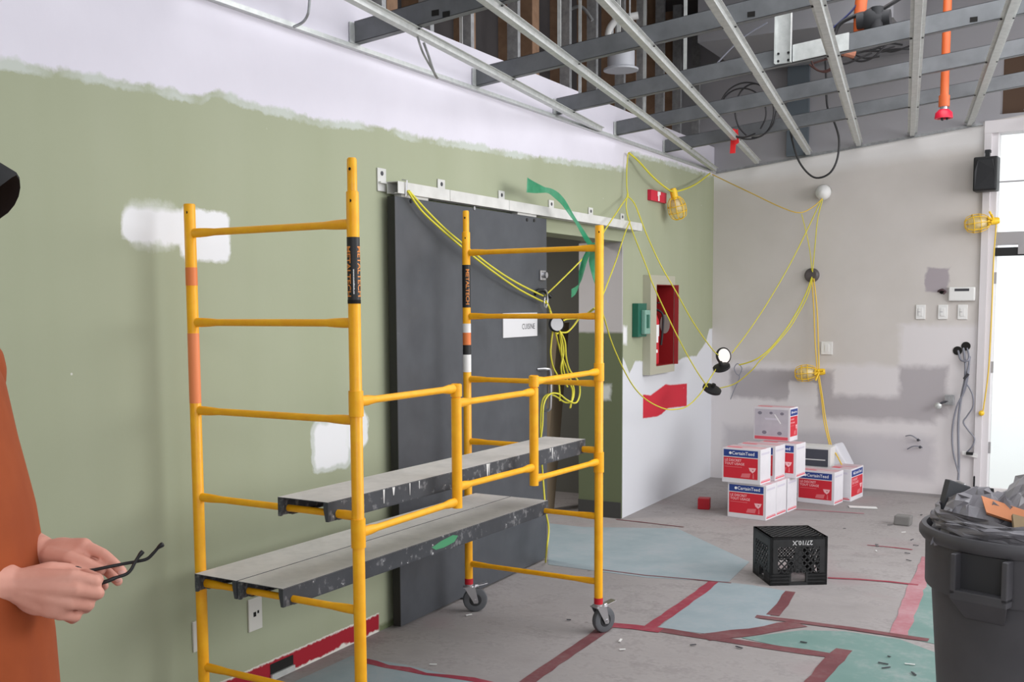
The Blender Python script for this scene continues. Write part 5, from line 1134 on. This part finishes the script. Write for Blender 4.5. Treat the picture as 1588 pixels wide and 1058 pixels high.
# ------------------------------------------------------------------ PERSON holding spectacles
PO = atd(-96, 900, 1.68); PO = Vector((PO.x, PO.y, 0))
pn = thing('person', 'person in an orange t-shirt and black cap looking down at spectacles in both hands', 'person', loc=PO, rz=YAW)
PINV = (Matrix.Translation(PO) @ Matrix.Rotation(YAW, 4, 'Z')).inverted()
def PL(x, y, d): return PINV @ atd(x, y, d)
M['skin'] = plain('skin', (216, 158, 140), 0.5, c2=(206, 144, 126), scale=18, spec=0.4)
M['tee'] = plain('orange_cotton', (158, 72, 24), 0.85, c2=(146, 64, 20), scale=10)
M['trousers'] = plain('dark_denim', (52, 58, 72), 0.85)
def limb(mb, pts, n=12):
    """tapered limb through (point, radius) joints, rounded at each joint"""
    for (a, ra), (b, rb) in zip(pts, pts[1:]): mb.tube([a, b], [ra, rb], n)
    for p, r in pts: mb.ball(p, r * .995, n)
def rings(mb, rows, n=28):
    vs = []
    for z, xc, hx, hy in rows: vs += [(xc + hx * math.cos(2 * math.pi * j / n), hy * math.sin(2 * math.pi * j / n), z) for j in range(n)]
    m = len(rows)
    mb.add(vs, [(i * n + j, i * n + (j + 1) % n, (i + 1) * n + (j + 1) % n, (i + 1) * n + j) for i in range(m - 1) for j in range(n)] + [tuple(range(n))[::-1], tuple(range((m - 1) * n, m * n))])
def remesh(mb, name, mat, parent, voxel, it=4):
    o = mb.build(name + '_raw', mat)
    r = o.modifiers.new('r', 'REMESH'); r.mode = 'VOXEL'; r.voxel_size = voxel
    s = o.modifiers.new('s', 'SMOOTH'); s.iterations = it; s.factor = .5
    dg = bpy.context.evaluated_depsgraph_get(); me = bpy.data.meshes.new_from_object(o.evaluated_get(dg)); me.name = name
    bpy.data.objects.remove(o); me.shade_smooth()
    if not me.materials: me.materials.append(mat)
    q = bpy.data.objects.new(name, me); col.objects.link(q); q.parent = parent; return q
V = Vector
body = MB()
rings(body, [(.84, .015, .12, .165), (1.0, .015, .125, .165), (1.15, .0, .125, .165), (1.3, -.012, .12, .175), (1.45, -.03, .105, .185), (1.53, -.03, .07, .13), (1.57, -.03, .05, .06)])
# head tipped forward
limb(body, [(V((-.035, 0, 1.52)), .058), (V((-.022, 0, 1.67)), .055)])
HC = V((-.028, 0, 1.765))
body.ball(HC + V((-.012, 0, .02)), .098, 18, (1.0, .80, 1.08)); body.ball(HC + V((.022, 0, -.045)), .068, 16, (1, .88, 1.2)); body.ball(HC + V((.045, 0, -.10)), .032, 12)
limb(body, [(HC + V((.078, 0, .0)), .010), (HC + V((.100, 0, -.042)), .015)]); limb(body, [(HC + V((.074, -.022, -.076)), .009), (HC + V((.081, 0, -.078)), .011), (HC + V((.074, .022, -.076)), .009)])
for s in (-1, 1): body.ball(HC + V((-.012, s * .080, -.012)), .03, 10, (.7, .35, 1.1)); limb(body, [(HC + V((.076, s * .015, .018)), .010), (HC + V((.066, s * .045, .02)), .010)])
for s in (-1, 1):
    limb(body, [(V((.0, s * .088, .90)), .088), (V((.03, s * .098, .50)), .058), (V((-.005, s * .105, .10)), .042)])
    limb(body, [(V((-.02, s * .105, .055)), .04), (V((.12, s * .115, .035)), .032), (V((.17, s * .118, .03)), .028)])
# arms
WN, WF = PL(8, 905, 1.625), PL(62, 858, 1.735)
limb(body, [(V((-.035, -.19, 1.47)), .058), (V((-.13, -.275, 1.20)), .046), (V((-.06, -.22, 1.185)), .046), (WN, .031)])
limb(body, [(V((-.035, .19, 1.47)), .058), (V((-.11, .27, 1.21)), .046), (V((-.04, .22, 1.195)), .045), (WF, .029)])
# near hand: back of the hand towards the camera, fingers closing on the frame
kn = [PL(112, 896, 1.625), PL(118, 914, 1.622), PL(110, 934, 1.625), PL(93, 951, 1.632)]
for k, r in zip(kn, (.0128, .0132, .0128, .0118)): limb(body, [(WN + (k - WN) * .12, .022), (WN + (k - WN) * .6, .0185), (k, r)])
body.ball(PL(62, 922, 1.627), .034, 14, (1.25, .5, 1.0)); body.ball(PL(80, 930, 1.626), .030, 14, (1.1, .5, 1.0))
for ch in ([(112, 894, 1.625, .0118), (148, 902, 1.633, .0102), (152, 898, 1.655, .0092), (133, 889, 1.668, .0080)],
           [(118, 914, 1.622, .0120), (152, 920, 1.634, .0104), (151, 922, 1.657, .0092), (127, 915, 1.668, .0080)],
           [(110, 934, 1.625, .0118), (137, 938, 1.640, .0102), (133, 944, 1.662, .0086), (109, 936, 1.672, .0078)],
           [(94, 951, 1.632, .0110), (117, 956, 1.645, .0094), (112, 961, 1.664, .0076), (93, 952, 1.672, .0070)]):
    limb(body, [(PL(x, y, d), r) for x, y, d, r in ch], 10)
limb(body, [(PL(40, 897, 1.64), .017), (PL(78, 884, 1.655), .0135), (PL(104, 884, 1.668), .0115), (PL(130, 893, 1.672), .0095)], 10)
# far hand: thumb side up, fingers reaching under the temples
kf = [PL(130, 848, 1.715), PL(126, 858, 1.735), PL(119, 870, 1.745), PL(108, 880, 1.75)]
for k, r in zip(kf, (.0145, .0145, .0140, .0130)): limb(body, [(WF + (k - WF) * .12, .021), (WF + (k - WF) * .6, .0185), (k, r)])
body.ball(PL(98, 860, 1.73), .030, 14, (1.2, .6, .95))
for ch in ([(130, 847, 1.715, .0112), (160, 860, 1.705, .0098), (176, 873, 1.700, .0088), (190, 887, 1.695, .0080)],
           [(126, 859, 1.735, .0112), (157, 878, 1.728, .0098), (171, 890, 1.722, .0088), (183, 902, 1.715, .0080)],
           [(119, 872, 1.745, .0108), (139, 891, 1.742, .0094), (151, 900, 1.738, .0084), (162, 909, 1.732, .0077)],
           [(108, 883, 1.75, .0100), (123, 901, 1.75, .0084), (132, 909, 1.748, .0076), (141, 915, 1.744, .0070)]):
    limb(body, [(PL(x, y, d), r) for x, y, d, r in ch], 10)
limb(body, [(PL(78, 862, 1.715), .017), (PL(108, 866, 1.695), .0135), (PL(132, 874, 1.69), .0115), (PL(156, 884, 1.69), .0095)], 10)
bd = remesh(body, 'body', M['skin'], pn, .0030, 3)
# nails on the fingers that show
for x, y, d in ((189, 889, 1.687), (182, 899, 1.707)):
    c = PL(x, y, d); MB().ball(c, .006, 8, (1.1, .45, .8)).build('fingernail', plain('nail', (226, 176, 164), 0.3), pn, smooth=60)
sh_ = MB()
rings(sh_, [(.80, .022, .138, .188), (.95, .026, .140, .188), (1.05, .020, .142, .188), (1.15, .010, .142, .188), (1.26, -.002, .140, .192), (1.37, -.024, .134, .200), (1.46, -.034, .124, .205), (1.52, -.034, .10, .17), (1.565, -.034, .068, .085)])
for s in (-1, 1): limb(sh_, [(V((-.035, s * .175, 1.475)), .076), (V((-.085, s * .232, 1.33)), .070), (V((-.105, s * .25, 1.275)), .072)])
remesh(sh_, 't_shirt', M['tee'], pn, .008, 4)
tr_ = MB(); rings(tr_, [(.78, .005, .125, .17), (.90, .012, .130, .175), (.99, .015, .128, .172)])
for s in (-1, 1): limb(tr_, [(V((.0, s * .088, .84)), .102), (V((.03, s * .098, .50)), .076), (V((-.005, s * .105, .085)), .062)])
remesh(tr_, 'trousers', M['trousers'], pn, .010, 4)
for s in (-1, 1):
    so = MB(); limb(so, [(V((-.035, s * .105, .055)), .052), (V((.08, s * .112, .046)), .046), (V((.175, s * .118, .04)), .040)]); so.box((-.085, s * .11 - .045, .0), (.215, s * .11 + .048, .022))
    remesh(so, 'shoe', plain('work_boot', (70, 56, 44), 0.7), pn, .008, 3)
# cap with a curved peak
cp_ = MB(); crown = []
for i in range(9):
    a = i / 8 * math.pi / 2; crown.append((max(.108 * math.cos(a) ** .8, .0005), .098 * math.sin(a)))
t = MB().lathe([(r, h) for r, h in crown], n=28); cp_.add([(x * 1.02 + HC.x - .012, y * .86, z + HC.z + .058 - x * .06) for x, y, z in t.v], t.f)
n = 16; vs = []
for lay in (0, .004):
    for i in range(n + 1):
        a = -1.25 + 2.5 * i / n; sy = math.sin(a)
        for k in range(5):
            e = k / 4; reach = .085 * math.cos(a) ** .5 * e
            vs.append((HC.x - .012 + .106 * math.cos(a) + reach, .092 * sy * (1 + .02 * e), HC.z + .074 - .106 * math.cos(a) * .06 - reach * .62 - (.095 * e + .008) * abs(sy) ** 1.5 + lay))
m = (n + 1) * 5
fs = []
for lay in (0, 1):
    for i in range(n):
        for k in range(4): fs.append(tuple(lay * m + q for q in (i * 5 + k, i * 5 + k + 1, (i + 1) * 5 + k + 1, (i + 1) * 5 + k)))
fs += [(i * 5 + 4, (i + 1) * 5 + 4, m + (i + 1) * 5 + 4, m + i * 5 + 4) for i in range(n)] + [(i * 5, (i + 1) * 5, m + (i + 1) * 5, m + i * 5) for i in range(n)]
fs += [(k, k + 1, m + k + 1, m + k) for k in range(4)] + [(n * 5 + k, n * 5 + k + 1, m + n * 5 + k + 1, m + n * 5 + k) for k in range(4)]
ck = cp_.build('cap', plain('black_cotton', (22, 22, 24), 0.8), pn, smooth=50)
MB().add(vs, fs).build('peak', plain('black_peak', (20, 20, 22), 0.8), ck, smooth=50)
hr = MB(); hr.ball(HC + V((-.030, 0, .012)), .1005, 18, (.93, .83, .98)); hr.build('hair', plain('dark_hair', (58, 44, 36), 0.7), pn, smooth=60)
for s in (-1, 1): MB().ball(HC + V((.070, s * .030, .003)), .011, 10).build('eye', plain('eye_white', (226, 222, 216), 0.3), pn, smooth=60)
# spectacles
sp_ = thing('spectacles', 'black spectacles held half folded between the hands of the person', 'spectacles')
GL = M['black']
def gtube(pts, r, name):
    P = [atd(*p) for p in pts]; return MB().tube(smoothpath(P, 4), r, 8).build(name, GL, sp_, smooth=60)
gtube([(127, 889, 1.672), (142, 885, 1.674), (165, 880, 1.676), (190, 875, 1.68), (212, 871, 1.68), (228, 867, 1.68), (238, 858, 1.68), (246, 849, 1.68), (253, 844, 1.68)], [.0035, .0034, .0033, .0032, .0031] + [.0026] * 20 + [.0024, .0024, .0024, .003, .0036, .004, .004, .0035], 'temple')
gtube([(150, 906, 1.66), (165, 902, 1.662), (180, 896, 1.665), (195, 891, 1.668), (203, 884, 1.67), (209, 873, 1.672), (216, 862, 1.674), (222, 855, 1.676)], [.0032] * 8 + [.0026] * 16 + [.003, .0035, .0036, .0036, .003], 'temple')
def rim(c, a, b, name):
    P = [c + a * math.cos(q) + b * math.sin(q) for q in [k * math.pi / 10 for k in range(21)]]; MB().tube(P, .002, 6, cap=False).build(name, GL, sp_, smooth=60)
    MB().prism([c + (a * math.cos(q) + b * math.sin(q)) * .98 for q in [k * math.pi / 10 for k in range(20)]], a.cross(b).normalized() * .0015).build('lens', M['glass'], sp_)
ga, gb = atd(127, 889, 1.672), atd(150, 906, 1.66); dv = (gb - ga).normalized(); dn = (CR * -.6 + CU * -.5 + CF * .35).normalized(); dn = (dn - dv * dn.dot(dv)).normalized()
gc1, gc2 = ga - CR * .022 - CU * .004 + CF * .005, ga - CR * .055 + CU * .004 + CF * .012
gx, gy = (CR * .8 + CU * .3).normalized(), (CF * .6 - CU * .6).normalized()
rim(gc1 - gx * .002, gx * .024, gy * .017, 'rim'); rim(gc2 - gx * .022, gx * .024, gy * .017, 'rim')
MB().tube([gc1 - gx * .026, gc2 + gx * .002], .0018, 6).build('bridge', GL, sp_)
MB().tube([gb, gb - CR * .012 + CF * .004, gc1], .002, 6).build('hinge', GL, sp_)
